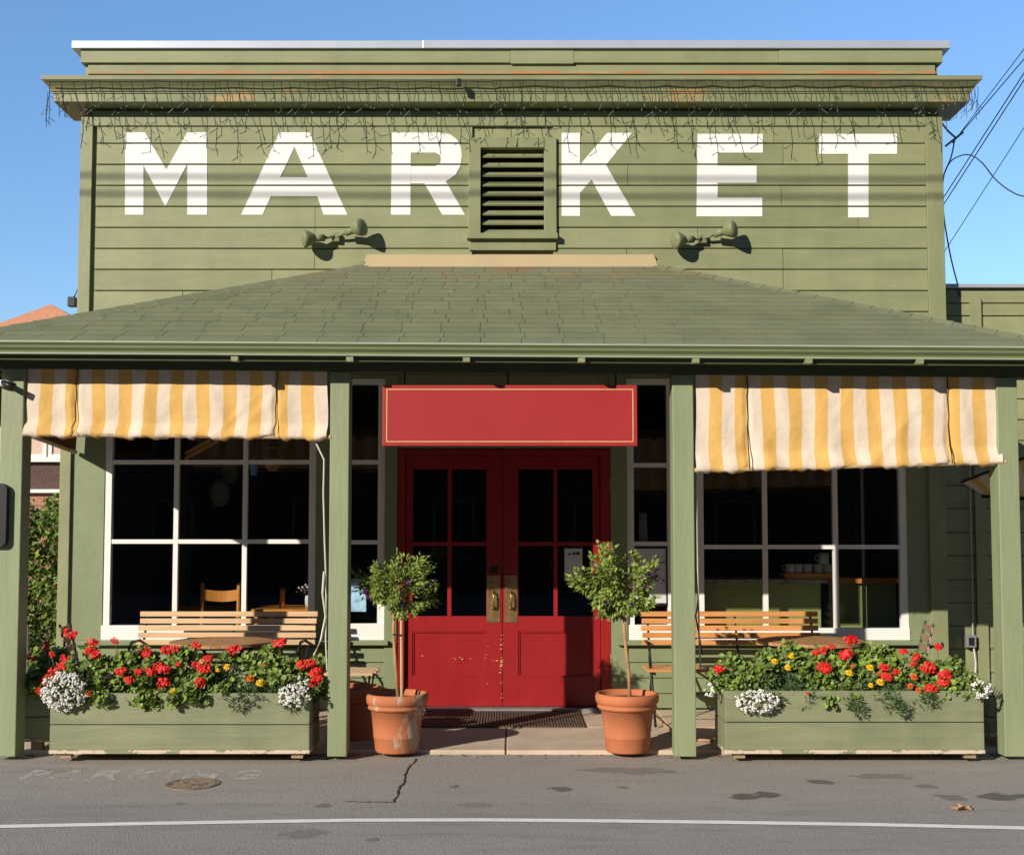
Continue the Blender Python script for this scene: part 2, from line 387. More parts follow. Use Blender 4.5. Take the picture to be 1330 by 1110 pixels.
# worn stencilled word on the asphalt
def text_mesh(txt, size):
    cu = bpy.data.curves.new('t', 'FONT'); cu.body = txt; cu.size = size; cu.space_character = 1.35; cu.offset = .012
    o = bpy.data.objects.new('t', cu); COL.objects.link(o); bpy.context.view_layer.update()
    me = bpy.data.meshes.new_from_object(o.evaluated_get(bpy.context.evaluated_depsgraph_get()))
    bpy.data.objects.remove(o); bpy.data.curves.remove(cu); return me
me = text_mesh('PARKING', .30)
p0, p1 = ground(20, 1012, ZR + .003), ground(332, 1012, ZR + .003); p2 = ground(20, 999, ZR + .003)
xsz = [v.co.x for v in me.vertices]; ysz = [v.co.y for v in me.vertices]
for v in me.vertices:
    u_ = (v.co.x - min(xsz)) / (max(xsz) - min(xsz)); w_ = (v.co.y - min(ysz)) / (max(ysz) - min(ysz))
    v.co = Vector((p0.x + u_ * (p1.x - p0.x), p0.y + w_ * (p2.y - p0.y), ZR + .003))
m, t, b = new('worn_stencil')
co = t.add('ShaderNodeTexCoord').outputs['Object']
b.inputs['Base Color'].default_value = (.80, .75, .68, 1); b.inputs['Roughness'].default_value = .8
tr = t.add('ShaderNodeBsdfTransparent'); mx = t.add('ShaderNodeMixShader')
t.l.new(t.math('MULTIPLY', t.ramp(t.noise(t.scaled(co, 1, 1, 1), 9, 6, .7), .43, .60), .50), mx.inputs[0]); t.l.new(tr.outputs[0], mx.inputs[1]); t.l.new(b.outputs[0], mx.inputs[2])
t.l.new(mx.outputs[0], m.node_tree.nodes['Material Output'].inputs['Surface'])
me.materials.append(m); o = bpy.data.objects.new('road_lettering', me); COL.objects.link(o); tag(o, kind='structure')

# ------------------------------------------------------------------ the shop
shop = thing('market_building', (0, WY, 0), 'green clapboard shop building with white painted market lettering, false front and porch', 'building')
FL, FR = X(107, WY, 155), X(1222, WY, 155)
XL, XR = FL, FR
z_board = [Z(y, WY) for y in (165.5, 187.2, 214.5, 241.8, 269, 296.2, 323.4, 350.5, 378, 405.2, 432.5, 459.5)]
GAP = .009
Yb = WY - .022
cbL, cbR = X(126.5, WY, 200), X(1201, WY, 200)
vx0, vx1 = X(609, WY, 250), X(722.5, WY, 250)
zv0, zv1 = Z(326.5, WY), Z(181, WY)
sd = MB(); joints = {0: [560, 1005], 1: [312, 1017], 2: [700, 815], 3: [1014], 4: [410, 1113], 5: [410, 905], 6: [410, 813, 1015], 7: [355, 1015], 8: [240, 820], 9: [600], 10: [500]}
for i in range(len(z_board) - 1):
    zt, zb = z_board[i] - (0 if i == 0 else GAP / 2), z_board[i + 1] + GAP / 2
    cuts = sorted([cbL] + [X(j, WY, 250) for j in joints.get(i, [])] + [cbR])
    for a, b in zip(cuts[:-1], cuts[1:]):
        pr = [(a + .0028, b - .0028)]
        if zt > zv0 and zb < zv1 and a < vx1 and b > vx0: pr = [(a + .0015, vx0 + .03), (vx1 - .03, b - .0015)]
        for (u, w) in pr:
            if w - u < .02: continue
            dy = random.uniform(-.0015, .0015); ch = .007
            sd.extrude_x([(WY + .01, zt), (Yb + dy + ch, zt), (Yb + dy, zt - ch), (Yb + dy, zb + .002), (Yb + dy + .004, zb), (WY + .01, zb)], u, w)
sd.build('siding', M['siding'], shop)
bk = MB(); zt_wall = Z(70, WY)
bk.box(FL + .02, vx0 + .05, WY + .004, WY + .15, 3.02, zt_wall).box(vx1 - .05, FR - .02, WY + .004, WY + .15, 3.02, zt_wall).box(vx0 + .05, vx1 - .05, WY + .004, WY + .15, zv1 - .08, zt_wall).box(vx0 + .05, vx1 - .05, WY + .004, WY + .15, 3.02, zv0 + .1)
bk.box(FL + .02, FL + .17, WY + .15, 17.5, 0, zt_wall).box(FR - .17, FR - .02, WY + .15, 17.5, 0, zt_wall).box(FL + .02, FR - .02, 17.5, 17.65, 0, zt_wall).box(FL + .17, FR - .17, WY + .15, 17.5, zt_wall - .3, zt_wall - .2)
bk.build('wall', M['siding'], shop)
# corner boards, frieze
for (a, b) in ((FL, cbL - .035), (cbR, FR)):
    MB().box(a, b, Yb - .012, WY + .02, 2.6, Z(153, WY)).build('corner_board', M['trim'], shop, bevel=.003)
MB().box(cbL - .035, cbR, Yb - .010, WY + .02, z_board[0] + .004, Z(146, WY)).build('frieze', M['trim'], shop, bevel=.003)
# parapet boards above cornice, cap
pb = MB()
pb.box(FL + .05, FR - .05, WY - .02, WY + .1, Z(98, WY), Z(85.5, WY))
zz = [FL - .01, X(663, WY, 75), X(745, WY, 75), X(1010, WY, 75), FR + .01]
for i, (a, b) in enumerate(zip(zz[:-1], zz[1:])): pb.box(a + .001, b - .001, WY - .045 - .004 * (i % 2), WY + .12, Z(84 + (1.5 if i == 1 else 0), WY), Z(63, WY))
pb.build('parapet_board', M['siding'], shop, bevel=.003)
MB().box(FL + .05, FR - .05, WY - .028, WY - .021, Z(97.5, WY), Z(94, WY)).build('rust_streak', M['rusty'], shop)
cp = MB()
zc = [X(97, WY, 60), X(550, WY, 60), X(1006, WY, 60), X(1230, WY, 60)]
for i, (a, b) in enumerate(zip(zc[:-1], zc[1:])): cp.box(a, b + .004, WY - .075 - .002 * (i % 2), WY + .2, Z(63, WY - .07), Z(53, WY - .07) + .002 * (i % 2))
cp.build('parapet_cap', M['cap'], shop, bevel=.004)
# cornice
def prof_cornice():
    q = []
    for (p, y) in ((.275, 98), (.275, 103), (.26, 106), (.23, 112), (.215, 116), (.21, 118.5), (.20, 119), (.20, 121), (.19, 122), (.19, 132)):
        q.append((WY - p, Z(y, WY - p)))
    return q
q = prof_cornice()
cor = MB()
loops = []
for (p, z) in q:                         # mitred returns at both ends
    d = WY - p
    loops.append([(FL - d, WY + .30, z), (FL - d, p, z), (FR + d, p, z), (FR + d, WY + .30, z)])
vs = [v for l in loops for v in l]; fs = []
for i in range(len(loops) - 1):
    for k in range(3): fs.append((i * 4 + k, i * 4 + k + 1, (i + 1) * 4 + k + 1, (i + 1) * 4 + k))
nt = len(vs)
vs += [(FL + .05, WY + .3, loops[0][0][2] + .03), (FL + .05, WY - .01, loops[0][0][2] + .03), (FR - .05, WY - .01, loops[0][0][2] + .03), (FR - .05, WY + .3, loops[0][0][2] + .03)]
fs += [(nt + k, nt + k + 1, k + 1, k) for k in range(3)]
nb = len(vs); zl = loops[-1][0][2]
vs += [(FL + .02, WY + .3, zl), (FL + .02, WY - .001, zl), (FR - .02, WY - .001, zl), (FR - .02, WY + .3, zl)]
e = (len(loops) - 1) * 4
fs += [(e + k, e + k + 1, nb + k + 1, nb + k) for k in range(3)]
cor.add(vs, fs); cor.build('cornice', M['cornice'], shop)
# painted letters, cut where the boards meet
LET = {
 'M': [[(163.7,280),(163.7,173.3),(189.5,173.3),(217.2,221.6),(244.3,173.3),(270,173.3),(270,280),(244.3,280),(244.3,214),(216,269),(187.5,216),(187.5,280)]],
 'A': [[(314,280),(363.7,173.3),(383.3,173.3),(383.3,192),(364.7,231.4),(383.3,231.4),(383.3,256),(352.5,256),(341.8,280)],
       [(383.3,173.3),(402.6,173.3),(451.8,280),(421,280),(412.8,256),(383.3,256),(383.3,231.4),(400.3,231.4),(383.3,192)]],
 'R': [[(508.2,280),(509.5,173.6),(534,173.6),(533.4,280)],
       [(534,173.6),(573,173.6),(585,176),(594,183),(599,193),(600,204),(598,217),(592,228),(579.4,237),(604,280),(574.7,280),(551.7,239.6),(534,239.6),(534,217.2),(566,217.2),(572,213),(573,208),(572,203),(566,199.6),(534,199.6)]],
 'K': [[(729.3,281.5),(729.3,174),(753,174),(753,215.5),(788.5,174),(820.6,174),(786.8,215.5),(825,281.5),(793.6,281.5),(768.2,234.5),(753,252),(753,281.5)]],
 'E': [[(904,282),(905.4,175.3),(990,175.3),(990,199.6),(931.4,199.6),(931.4,216.5),(982,216.5),(982,238.5),(931.4,238.5),(931.4,257.8),(989.3,257.8),(989.3,282)]],
 'T': [[(1063,175.3),(1164,175.3),(1164,201.3),(1127,201.3),(1127,283.5),(1100.6,283.5),(1100.6,201.3),(1063,201.3)]]}
for ch in 'MARKET':
    bm = bmesh.new()
    for poly in LET[ch]:
        P3 = [Vector((at(a, b_, WY).x, Yb - .004, at(a, b_, WY).z)) for a, b_ in poly]
        bv = [bm.verts.new(p) for p in P3]
        for tri in tessellate_polygon([[Vector((p.x, p.z, 0)) for p in P3]]): bm.faces.new([bv[k] for k in tri])
    bmesh.ops.recalc_face_normals(bm, faces=bm.faces)
    for z in z_board:
        for dz in (GAP * .75, -GAP / 2 - .004):
            bmesh.ops.bisect_plane(bm, geom=bm.verts[:] + bm.edges[:] + bm.faces[:], plane_co=(0, 0, z + dz), plane_no=(0, 0, 1))
    kill = [f for f in bm.faces if any(-GAP / 2 - .004 < f.calc_center_median().z - z < GAP * .75 for z in z_board)]
    bmesh.ops.delete(bm, geom=kill, context='FACES')
    r = bmesh.ops.extrude_face_region(bm, geom=bm.faces[:])
    bmesh.ops.translate(bm, vec=(0, .0035, 0), verts=[x for x in r['geom'] if isinstance(x, bmesh.types.BMVert)])
    bmesh.ops.recalc_face_normals(bm, faces=bm.faces)
    off = wloc(shop)
    for v in bm.verts: v.co -= off
    me = bpy.data.meshes.new('painted_letter'); bm.to_mesh(me); bm.free(); me.materials.append(M['letter'])
    o = bpy.data.objects.new('painted_letter', me); COL.objects.link(o); o.parent = shop; o['label'] = 'white painted letter ' + ch
# louvred vent
ox0, ox1, oz0, oz1 = X(624.4, WY, 250), X(706.5, WY, 250), Z(306, WY), Z(194, WY)
vf = MB(); yf = Yb - .03
vf.box(vx0, ox0, yf, WY + .02, oz0, zv1).box(ox1, vx1, yf, WY + .02, oz0, zv1).box(ox0, ox1, yf + .002, WY + .02, oz1, zv1)
vf.box(X(606.5, WY, 310), X(724, WY, 310), yf - .045, WY + .02, Z(313, WY), oz0 - .0005).box(vx0 + .005, vx1 - .005, yf + .006, WY + .02, zv0, Z(313, WY) - .0005)
vent = vf.build('louvre_vent', M['trim'], shop, bevel=.003)
lv = MB(); n = 9; st = (oz1 - oz0) / n
for i in range(n):
    zc_ = oz0 + st * (i + .42)
    lv.bar((ox0 + .012, WY + .012, zc_), (ox1 - .002, WY + .012, zc_), .095, .014, up=(0, -.62, .78))
lv.build('slats', M['trim'], vent)
MB().box(ox0 - .04, ox1 + .04, WY + .14, WY + .16, oz0 - .05, oz1 + .05).build('vent_back', M['black'], vent)
# ------------------------------------------------------------------ porch roof
DZ = .006                                # eave drops a little towards the right
EY = YG + .06
ze = Z(446.5, EY) ; EL, ER = -3.97, 3.86
zr = Z(346, WY - .03); RL, RR = X(475, WY, 345), X(852, WY, 345)
def front(u, v):                          # u = x at that height, v 0..1 up the slope
    return Vector((u, EY + (WY - .03 - EY) * v, ze - DZ * u * (1 - v) + (zr - ze) * v))
roof_deck = MB()
A0, A1, B0, B1 = front(EL, 0), front(ER, 0), front(RL, 1), front(RR, 1)
C0, C1 = Vector((EL, WY - .03, A0.z)), Vector((ER, WY - .03, A1.z))
dn = Vector((0, 0, -.05))
pts = [p + Vector((0, 0, -.03)) for p in (A0, A1, B1, B0, C0, C1)]
roof_deck.add(pts + [p + dn for p in pts], [(0, 1, 2, 3), (0, 3, 4), (1, 5, 2), (6, 9, 8, 7), (6, 10, 9), (7, 8, 11), (0, 6, 7, 1), (1, 7, 11, 5), (0, 4, 10, 6)])
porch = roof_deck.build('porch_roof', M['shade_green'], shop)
sh = MB(); NC = 19
nrm = (B0 - A0).cross(A1 - A0).normalized()
if nrm.z < 0: nrm = -nrm
for c in range(NC):
    v0, v1 = c / NC - (.012 if c == 0 else 0), min(1.0, (c + 1.25) / NC)
    vm = (c + .55) / NC
    xl, xr = EL + (RL - EL) * vm, ER + (RR - ER) * vm
    x = xl - random.uniform(.0, .04) - (.142 if c % 2 else 0) + .05 * math.sin(c * 1.9)
    while x < xr:
        w = .285 + random.uniform(-.005, .005)
        a, b = max(x + .002, xl), min(x + w - .002, xr)
        x += w
        if b - a < .03: continue
        lift = random.uniform(.0095, .0125); jz = random.uniform(-.0018, .0018)
        q = [front(a, v0 + jz) + nrm * lift, front(b, v0 + jz) + nrm * lift, front(b, v1) + nrm * .003, front(a, v1) + nrm * .003,
             front(a, v0 + jz) + nrm * (lift - .012), front(b, v0 + jz) + nrm * (lift - .012)]
        sh.add(q, [(0, 1, 2, 3), (4, 5, 1, 0), (4, 0, 3), (5, 2, 1)])
for (P, Q, T) in ((C0, A0, B0), (A1, C1, B1)):          # side slopes
    ns = (Q - P).cross(T - P).normalized()
    if ns.z < 0: ns = -ns
    for c in range(NC - 1):
        a0, a1 = P.lerp(T, c / NC), Q.lerp(T, c / NC); b0, b1 = P.lerp(T, min(1, (c + 1.2) / NC)), Q.lerp(T, min(1, (c + 1.2) / NC))
        sh.add([a0 + ns * .012, a1 + ns * .012, b1 + ns * .003, b0 + ns * .003, a0 + ns * .002, a1 + ns * .002], [(0, 1, 2, 3), (4, 5, 1, 0)])
sh.build('shingles', M['shingle'], porch)
for (P, T) in ((A0, B0), (A1, B1)):
    hc = MB(); L = (T - P).length; k = int(L / .16); d = (T - P).normalized(); side = d.cross(Vector((0, 0, 1))).normalized()
    for i in range(k):
        a, b = P + d * (i * L / k), P + d * min(L, (i * L / k + .2)); l0, l1 = Vector((0, 0, .026)), Vector((0, 0, .020)); w = side * .11; dd = Vector((0, 0, -.058))
        hc.add([a + l0, b + l1, a + l0 + w + dd, b + l1 + w + dd, a + l0 - w + dd, b + l1 - w + dd, a, a + w + dd + Vector((0, 0, .030)), a - w + dd + Vector((0, 0, .030))], [(0, 1, 3, 2), (1, 0, 4, 5), (0, 2, 7, 6), (0, 6, 8, 4)])
    hc.build('hip_cap', M['shingle'], porch)
# flashing board against the wall
fz0, fz1 = Z(347, WY - .05), Z(331, WY - .05)
MB().prism([(X(472, WY, 345), fz0), (X(855, WY, 345), fz0), (X(848, WY, 331), fz1), (X(478, WY, 331), fz1)], WY - .06, WY - .024).build('flashing', M['flash'], porch, bevel=.003)
for (xa, xb) in ((RL, EL), (RR, ER)):
    MB().bar((xa, WY - .045, zr + .035), (xa + (xb - xa) * .12, WY - .045, zr - (zr - ze) * .12 + .03), .03, .03).build('step_flashing', M['trim'], porch)
# fascia, gutter
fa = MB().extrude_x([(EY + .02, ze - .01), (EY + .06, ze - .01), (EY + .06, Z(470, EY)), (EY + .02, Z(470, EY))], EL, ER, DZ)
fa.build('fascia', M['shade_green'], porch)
gz1, gz0 = Z(447.5, YG), Z(461.5, YG)
gp = [(YG + .085, gz1), (YG + .005, gz1), (YG + .000, gz1 - .008), (YG + .012, gz1 - .02), (YG + .014, gz1 - .035), (YG + .035, gz0 + .02), (YG + .036, gz0 + .006), (YG + .085, gz0 + .004)]
gut = MB().extrude_x(gp, EL - .03, ER + .03, DZ).build('gutter', M['gutter'], porch)
lp = MB().extrude_x([(YG - .006, gz1 - .003), (YG - .006, gz1 + .009), (YG + .03, gz1 + .009), (YG + .03, gz1 - .003)], EL - .035, ER + .035, DZ)
lp.extrude_x([(YG + .028, gz0 - .003), (YG + .028, gz0 + .005), (YG + .08, gz0 + .005), (YG + .08, gz0 - .003)], EL - .03, ER + .03, DZ)
lp.build('gutter_lip', M['lip'], gut)
for px in (306, 455, 606, 755, 903, 1049, 1193):        # brackets under the gutter
    p = at(px, 468 + (px - 665) * .004, EY)
    MB().box(p.x - .024, p.x + .024, EY - .035, EY + .022, p.z - .016, p.z + .016).build('gutter_bracket', M['trim'], porch)
# beam
bz0, bz1 = Z(484, YP), Z(463, YP)
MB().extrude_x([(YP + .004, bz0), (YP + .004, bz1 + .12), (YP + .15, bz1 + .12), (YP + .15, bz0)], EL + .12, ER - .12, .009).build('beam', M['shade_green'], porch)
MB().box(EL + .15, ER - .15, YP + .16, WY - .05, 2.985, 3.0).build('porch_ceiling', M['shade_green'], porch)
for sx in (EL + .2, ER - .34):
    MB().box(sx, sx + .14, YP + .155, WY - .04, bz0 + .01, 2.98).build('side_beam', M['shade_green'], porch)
post_bm = []
for (a, b_, w) in ((-4, 25.5, 1), (427, 452, 1), (875, 902.5, 1), (1300, 1327, 1)):
    x0, x1 = X(a, YP, 740), X(b_, YP, 740)
    zt = bz0 - .009 * (x0 + x1) / 2 - .0015
    mb = MB().box(x0, x1, YP, YP + .155, .0, zt)
    po = mb.build('post', M['post'], shop, bevel=.006)

# ------------------------------------------------------------------ shop front under the porch
def wx(px): return X(px, WY, 720)
ZT, ZS = 2.955, Z(824, WY)               # window head, sill
sfront = MB()
piers = [(80, 135), (410, 446), (876, 905), (1178, 1226)]
for a, b_ in piers: sfront.box(wx(a), wx(b_), WY - .02, WY + .14, 0, 3.02)
for a, b_ in ((135, 410), (446, 500), (814, 876), (905, 1178)): sfront.box(wx(a), wx(b_), WY - .017, WY + .14, 0.0, ZS - .05); sfront.box(wx(a), wx(b_), WY - .017, WY + .14, ZT + .001, 3.019)
sfront.box(wx(516), wx(793), WY - .017, WY + .14, Z(588, WY) + .04, 3.018)
sfront.build('front_wall', M['wallpaint'], shop)
MB().box(wx(500), wx(516), WY - .045, WY + .14, 0, 3.015).build('door_casing', M['wallpaint'], shop, bevel=.003)
MB().box(wx(793), wx(814), WY - .045, WY + .14, 0, 3.015).build('door_casing', M['wallpaint'], shop, bevel=.003)
MB().box(wx(78), wx(92), WY - .05, WY + .1, 0, 3.01).build('corner_board', M['trim'], shop, bevel=.003)
MB().box(wx(1206), wx(1227), WY - .05, WY + .1, 0, 3.01).build('corner_board', M['trim'], shop, bevel=.003)
for (a, b_) in ((100, 500), (814, 1206)):
    ap = MB(); z = .02
    while z < ZS - .16:
        ap.extrude_x([(WY - .018, z), (WY - .034, z + .002), (WY - .030, z + .125), (WY - .018, z + .13)], wx(a), wx(b_)); z += .136
    ap.build('apron_boards', M['wallpaint'], shop)
for (a, b_) in ((100, 506), (800, 1215)):
    MB().box(wx(a), wx(b_), WY - .10, WY - .0175, ZS - .085, ZS - .045).build('sill_ledge', M['wallpaint'], shop, bevel=.005)
def window(a, b_, mull, trans, base):
    x0, x1 = wx(a), wx(b_); y0, y1 = WY - .012, WY + .05
    fr = MB(); fw = .062
    fr.box(x0, x0 + fw, y0, y1, ZS + base, ZT - .05).box(x1 - fw, x1, y0, y1, ZS + base, ZT - .05).box(x0, x1, y0 - .002, y1, ZT - .05, ZT - .001)
    for m_ in mull: fr.box(wx(m_) - .021, wx(m_) + .021, y0 + .004, y1 - .01, ZS + base, ZT - .05)
    for z in trans: fr.box(x0 + fw, x1 - fw, y0 + .0065, y1 - .013, Z(z, WY) - .019, Z(z, WY) + .019)
    w = fr.build('window', M['white'], shop)
    MB().box(x0 - .005, x1 + .005, y0 - .018, y1 + .002, ZS - .045, ZS + base).build('sill', M['white'], w, bevel=.004)
    MB().add([(x0 + .01, WY + .02, ZS + base - .01), (x1 - .01, WY + .02, ZS + base - .01), (x1 - .01, WY + .02, ZT - .02), (x0 + .01, WY + .02, ZT - .02)], [(0, 1, 2, 3)]).build('pane', M['glass'], w)
    return w
window(135, 410, (228, 317.5), (600, 703), .085)
window(905, 1178, (994, 1085.5), (604, 710), .06)
window(446, 499.5, (), (600, 704), .10)
window(814.5, 876, (), (604, 706), .09)
# door frame and leaves
dfz = Z(588, WY)
df = MB(); y0, y1 = WY - .03, WY + .10
df.box(wx(516.3), wx(526), y0, y1, 0.03, dfz + .035).box(wx(780), wx(792.7), y0, y1, 0.03, dfz + .035).box(wx(526), wx(780), y0 + .002, y1, dfz - .02, dfz + .033)
df.build('door_frame', M['red'], shop, bevel=.003)
cw = MB(); rc = random.Random(9)                       # chipped paint on the lower doors
for (px, py, n_, sp) in ((600, 855, 5, 9), (560, 853, 1, 8), (642, 857, 2, 5), (651, 880, 12, .7), (651, 845, 9, .7), (632, 862, 4, .8)):
    for k in range(n_):
        x_, z_ = X(px + rc.gauss(0, sp), WY, py), Z(py + (rc.gauss(0, 1.5) if sp > 3 else rc.uniform(-26, 26)), WY); a_, b__ = rc.uniform(.003, .018), rc.uniform(.0015, .006)
        cw.add([(x_ - a_, WY + .0085, z_), (x_, WY + .0085, z_ - b__), (x_ + a_, WY + .0085, z_ + b__ * .3), (x_ + a_ * .2, WY + .0085, z_ + b__)], [(0, 1, 2, 3)])
MB().box(wx(516), wx(793), WY - .12, WY + .15, -.01, .03).build('threshold', M['metalgrey'], shop, bevel=.004)
def leaf_door(a, b_, pl, name_label):
    x0, x1 = wx(a) + .003, wx(b_) - .003; yd0, yd1 = WY + .01, WY + .055
    zb, zt = .035, dfz - .024
    st_ = .065; zr_ = Z(800, WY); zm = Z(820, WY)
    d = MB()
    ia, ib = x0 + (st_ if pl > 0 else .14), x1 - (.14 if pl > 0 else st_)
    d.box(x0, ia, yd0, yd1, zb, zt).box(ib, x1, yd0, yd1, zb, zt)
    d.box(ia, ib, yd0 + .001, yd1, zt - .12, zt).box(ia, ib, yd0 + .001, yd1, zm, zr_).box(ia, ib, yd0 + .001, yd1, zb, Z(878, WY))
    d.box(ia, ib, yd0 + .018, yd1 - .005, Z(878, WY), zm)
    for (aa, bb, zz0, zz1) in ((ia, ib, Z(878, WY), Z(878, WY) + .014), (ia, ib, zm - .014, zm), (ia, ia + .014, Z(878, WY) + .014, zm - .014), (ib - .014, ib, Z(878, WY) + .014, zm - .014)):
        d.box(aa, bb, yd0 + .008, yd0 + .02, zz0, zz1)
    mid = (ia + ib) / 2; zh = Z(706, WY)
    d.box(mid - .018, mid + .018, yd0 + .003, yd1 - .005, zr_, zt - .12).box(ia, mid - .018, yd0 + .005, yd1 - .007, zh - .018, zh + .018).box(mid + .018, ib, yd0 + .005, yd1 - .007, zh - .018, zh + .018)
    o = d.build('door', M['red'], shop, bevel=.0025)
    MB().add([(ia - .005, yd1 - .012, zr_ - .01), (ib + .005, yd1 - .012, zr_ - .01), (ib + .005, yd1 - .012, zt - .11), (ia - .005, yd1 - .012, zt - .11)], [(0, 1, 2, 3)]).build('pane', M['glass'], o)
    px0, px1 = (632.5, 649.5) if pl > 0 else (655.5, 672)
    MB().box(wx(px0), wx(px1), yd0 - .005, yd0 - .0005, Z(808, WY), Z(747, WY)).build('push_plate', M['brass'], o, bevel=.001)
    hx = (wx(px0) + wx(px1)) / 2
    h = MB().tube([(hx, yd0 - .004, Z(768, WY)), (hx, yd0 - .045, Z(769, WY)), (hx, yd0 - .052, Z(775, WY)), (hx, yd0 - .052, Z(784, WY)), (hx, yd0 - .045, Z(789, WY)), (hx, yd0 - .004, Z(790, WY))], .009, 8)
    h.lathe([(.02, 0), (.02, .012), (.012, .02)], (hx, yd0 - .015, Z(790.5, WY)), 12)
    h.build('handle', M['brass'], o, smooth=True)
    if pl > 0:
        MB().box(wx(637), wx(647), yd0 - .012, yd0 - .0005, Z(744, WY), Z(735, WY)).build('lock', M['black'], o, bevel=.002)
    return o
dl_ = leaf_door(526, 652.5, 1, '')
tag(cw.build('paint_chips', M['gold'], dl_), kind='stuff')
leaf_door(652.5, 780, -1, '')
for z_ in (.45, 1.15, 2.0): MB().tube([(wx(793) - .004, WY - .034, z_ - .05), (wx(793) - .004, WY - .034, z_ + .05)], .008, 8).build('hinge', M['brass'], shop)
# room behind the front
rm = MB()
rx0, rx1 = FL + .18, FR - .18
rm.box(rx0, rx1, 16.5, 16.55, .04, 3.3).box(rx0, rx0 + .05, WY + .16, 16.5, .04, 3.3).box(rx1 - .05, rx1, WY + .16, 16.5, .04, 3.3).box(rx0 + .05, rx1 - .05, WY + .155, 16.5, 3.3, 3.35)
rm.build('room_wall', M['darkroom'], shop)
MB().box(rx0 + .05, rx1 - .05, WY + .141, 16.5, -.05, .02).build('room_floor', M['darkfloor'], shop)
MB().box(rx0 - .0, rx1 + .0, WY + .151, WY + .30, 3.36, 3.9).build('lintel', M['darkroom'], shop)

# ------------------------------------------------------------------ annex on the right, neighbour on the left
AY = 10.62
ax = thing('annex_building', (6.5, AY, 0), 'low green clapboard annex joined to the right side of the shop', 'building')
a0, a1, azt = FR - .01, 11.0, Z(375, AY)
MB().box(a0, a1, AY, AY + 5, 0, azt - .005).build('wall', M['siding'], ax)
asd = MB(); z = azt - .005; k = 0
for ys in (394, 410.5, 437, 464, 491, 518, 545, 572, 600, 630, 660, 691, 721, 752, 782, 812, 842, 873, 905):
    z2 = Z(ys, AY); asd.extrude_x([(AY - .001, z - .004), (AY - .012, z - .008), (AY - .018, z2 + .006), (AY - .001, z2 + .004)], a0 + .012, a1); z = z2
asd.build('siding', M['siding'], ax)
MB().box(X(1265, AY), X(1279, AY), AY - .045, AY - .002, 0, azt - .1).build('vertical_board', M['trim'], ax, bevel=.003)
MB().box(a0 + .01, a1 + .05, AY - .06, AY + 5, azt, azt + .035).build('roof_cap', M['cap'], ax, bevel=.004)

NY = 21.0
nb_ = thing('neighbour_house', (-9.1, NY, 0), 'brick and stucco house with red hipped roof beyond the hedge', 'house')
nx0, nx1 = -12.4, -5.8
def nz(py): return Z(py, NY)
MB().box(nx0, nx1, NY, NY + 8, 0, nz(640)).build('brick_wall', M['brick'], nb_)
MB().box(nx0 - .1, nx1 + .1, NY - .12, NY + 8, nz(640), nz(635.5)).build('ledge', M['white'], nb_)
MB().box(nx0, nx1, NY + .01, NY + 8, nz(635.5), nz(600)).build('shingle_band', M['darkshingle'], nb_)
MB().box(nx0 - .08, nx1 + .08, NY - .1, NY + 8, nz(600), nz(594)).build('ledge', M['white'], nb_)
MB().box(nx0, nx1, NY + .02, NY + 8, nz(594), nz(519)).build('stucco_wall', M['stucco'], nb_)
for i, px in enumerate((18, 45, 74, 103)):
    w = MB(); a, b_ = X(px - 13, NY), X(px + 13, NY); z0_, z1_ = nz(590), nz(532)
    w.box(a, a + .06, NY - .03, NY + .019, z0_, z1_).box(b_ - .06, b_, NY - .03, NY + .019, z0_, z1_).box(a, b_, NY - .035, NY + .019, z0_ - .06, z0_).box(a, b_, NY - .035, NY + .019, z1_, z1_ + .07)
    wo = w.build('window', M['white'], nb_)
    MB().box(a + .06, b_ - .06, NY + .0, NY + .018, z0_, z1_).build('pane', M['metalgrey'] if i == 3 else M['stucco'], wo)
ap_ = at(66, 395, NY + 3); ez = nz(518)
MB().add([(nx0 - .4, NY - .4, ez), (nx1 + .4, NY - .4, ez), (nx1 + .4, NY + 8.4, ez), (nx0 - .4, NY + 8.4, ez), (ap_.x, NY + 3, ap_.z)],
         [(0, 1, 4), (1, 2, 4), (2, 3, 4), (3, 0, 4), (0, 3, 2, 1)]).build('roof', M['roofred'], nb_)
# hedge between
hx, hy = -6.0, 13.2
hd = thing('hedge', (hx, hy, 0), 'dense green leafy hedge behind the left end of the porch', 'hedge')
lf = MB()
for i in range(9500):
    x = hx + random.uniform(-1.3, 1.0); zt = 2.0 + .12 * math.sin(x * 5) + .08 * math.sin(x * 13)
    z = random.uniform(.1, zt); y = hy - .35 * random.random() ** .5 * (1 if z < zt - .15 else .6) + .35 * (random.random() if z > zt - .2 else 0) + .08 * math.sin(x * 9 + z * 7)
    p = Vector((x, y, z)); d = rnd_dir(); d.y -= .7
    lf.leaf(p, d, rnd_dir() * .8 + Vector((-.4, -.6, .7)), random.uniform(.06, .12), random.uniform(.04, .07))
lf.build('foliage', M['leaf_hedge'], hd)
st = MB()
for i in range(16):
    x = hx + random.uniform(-1.2, .9); st.tube([(x, hy, 0), (x + random.uniform(-.1, .1), hy + random.uniform(-.05, .1), .8), (x + random.uniform(-.2, .2), hy, 1.6)], .018, 5, .006)
st.build('stems', M['trunk'], hd)

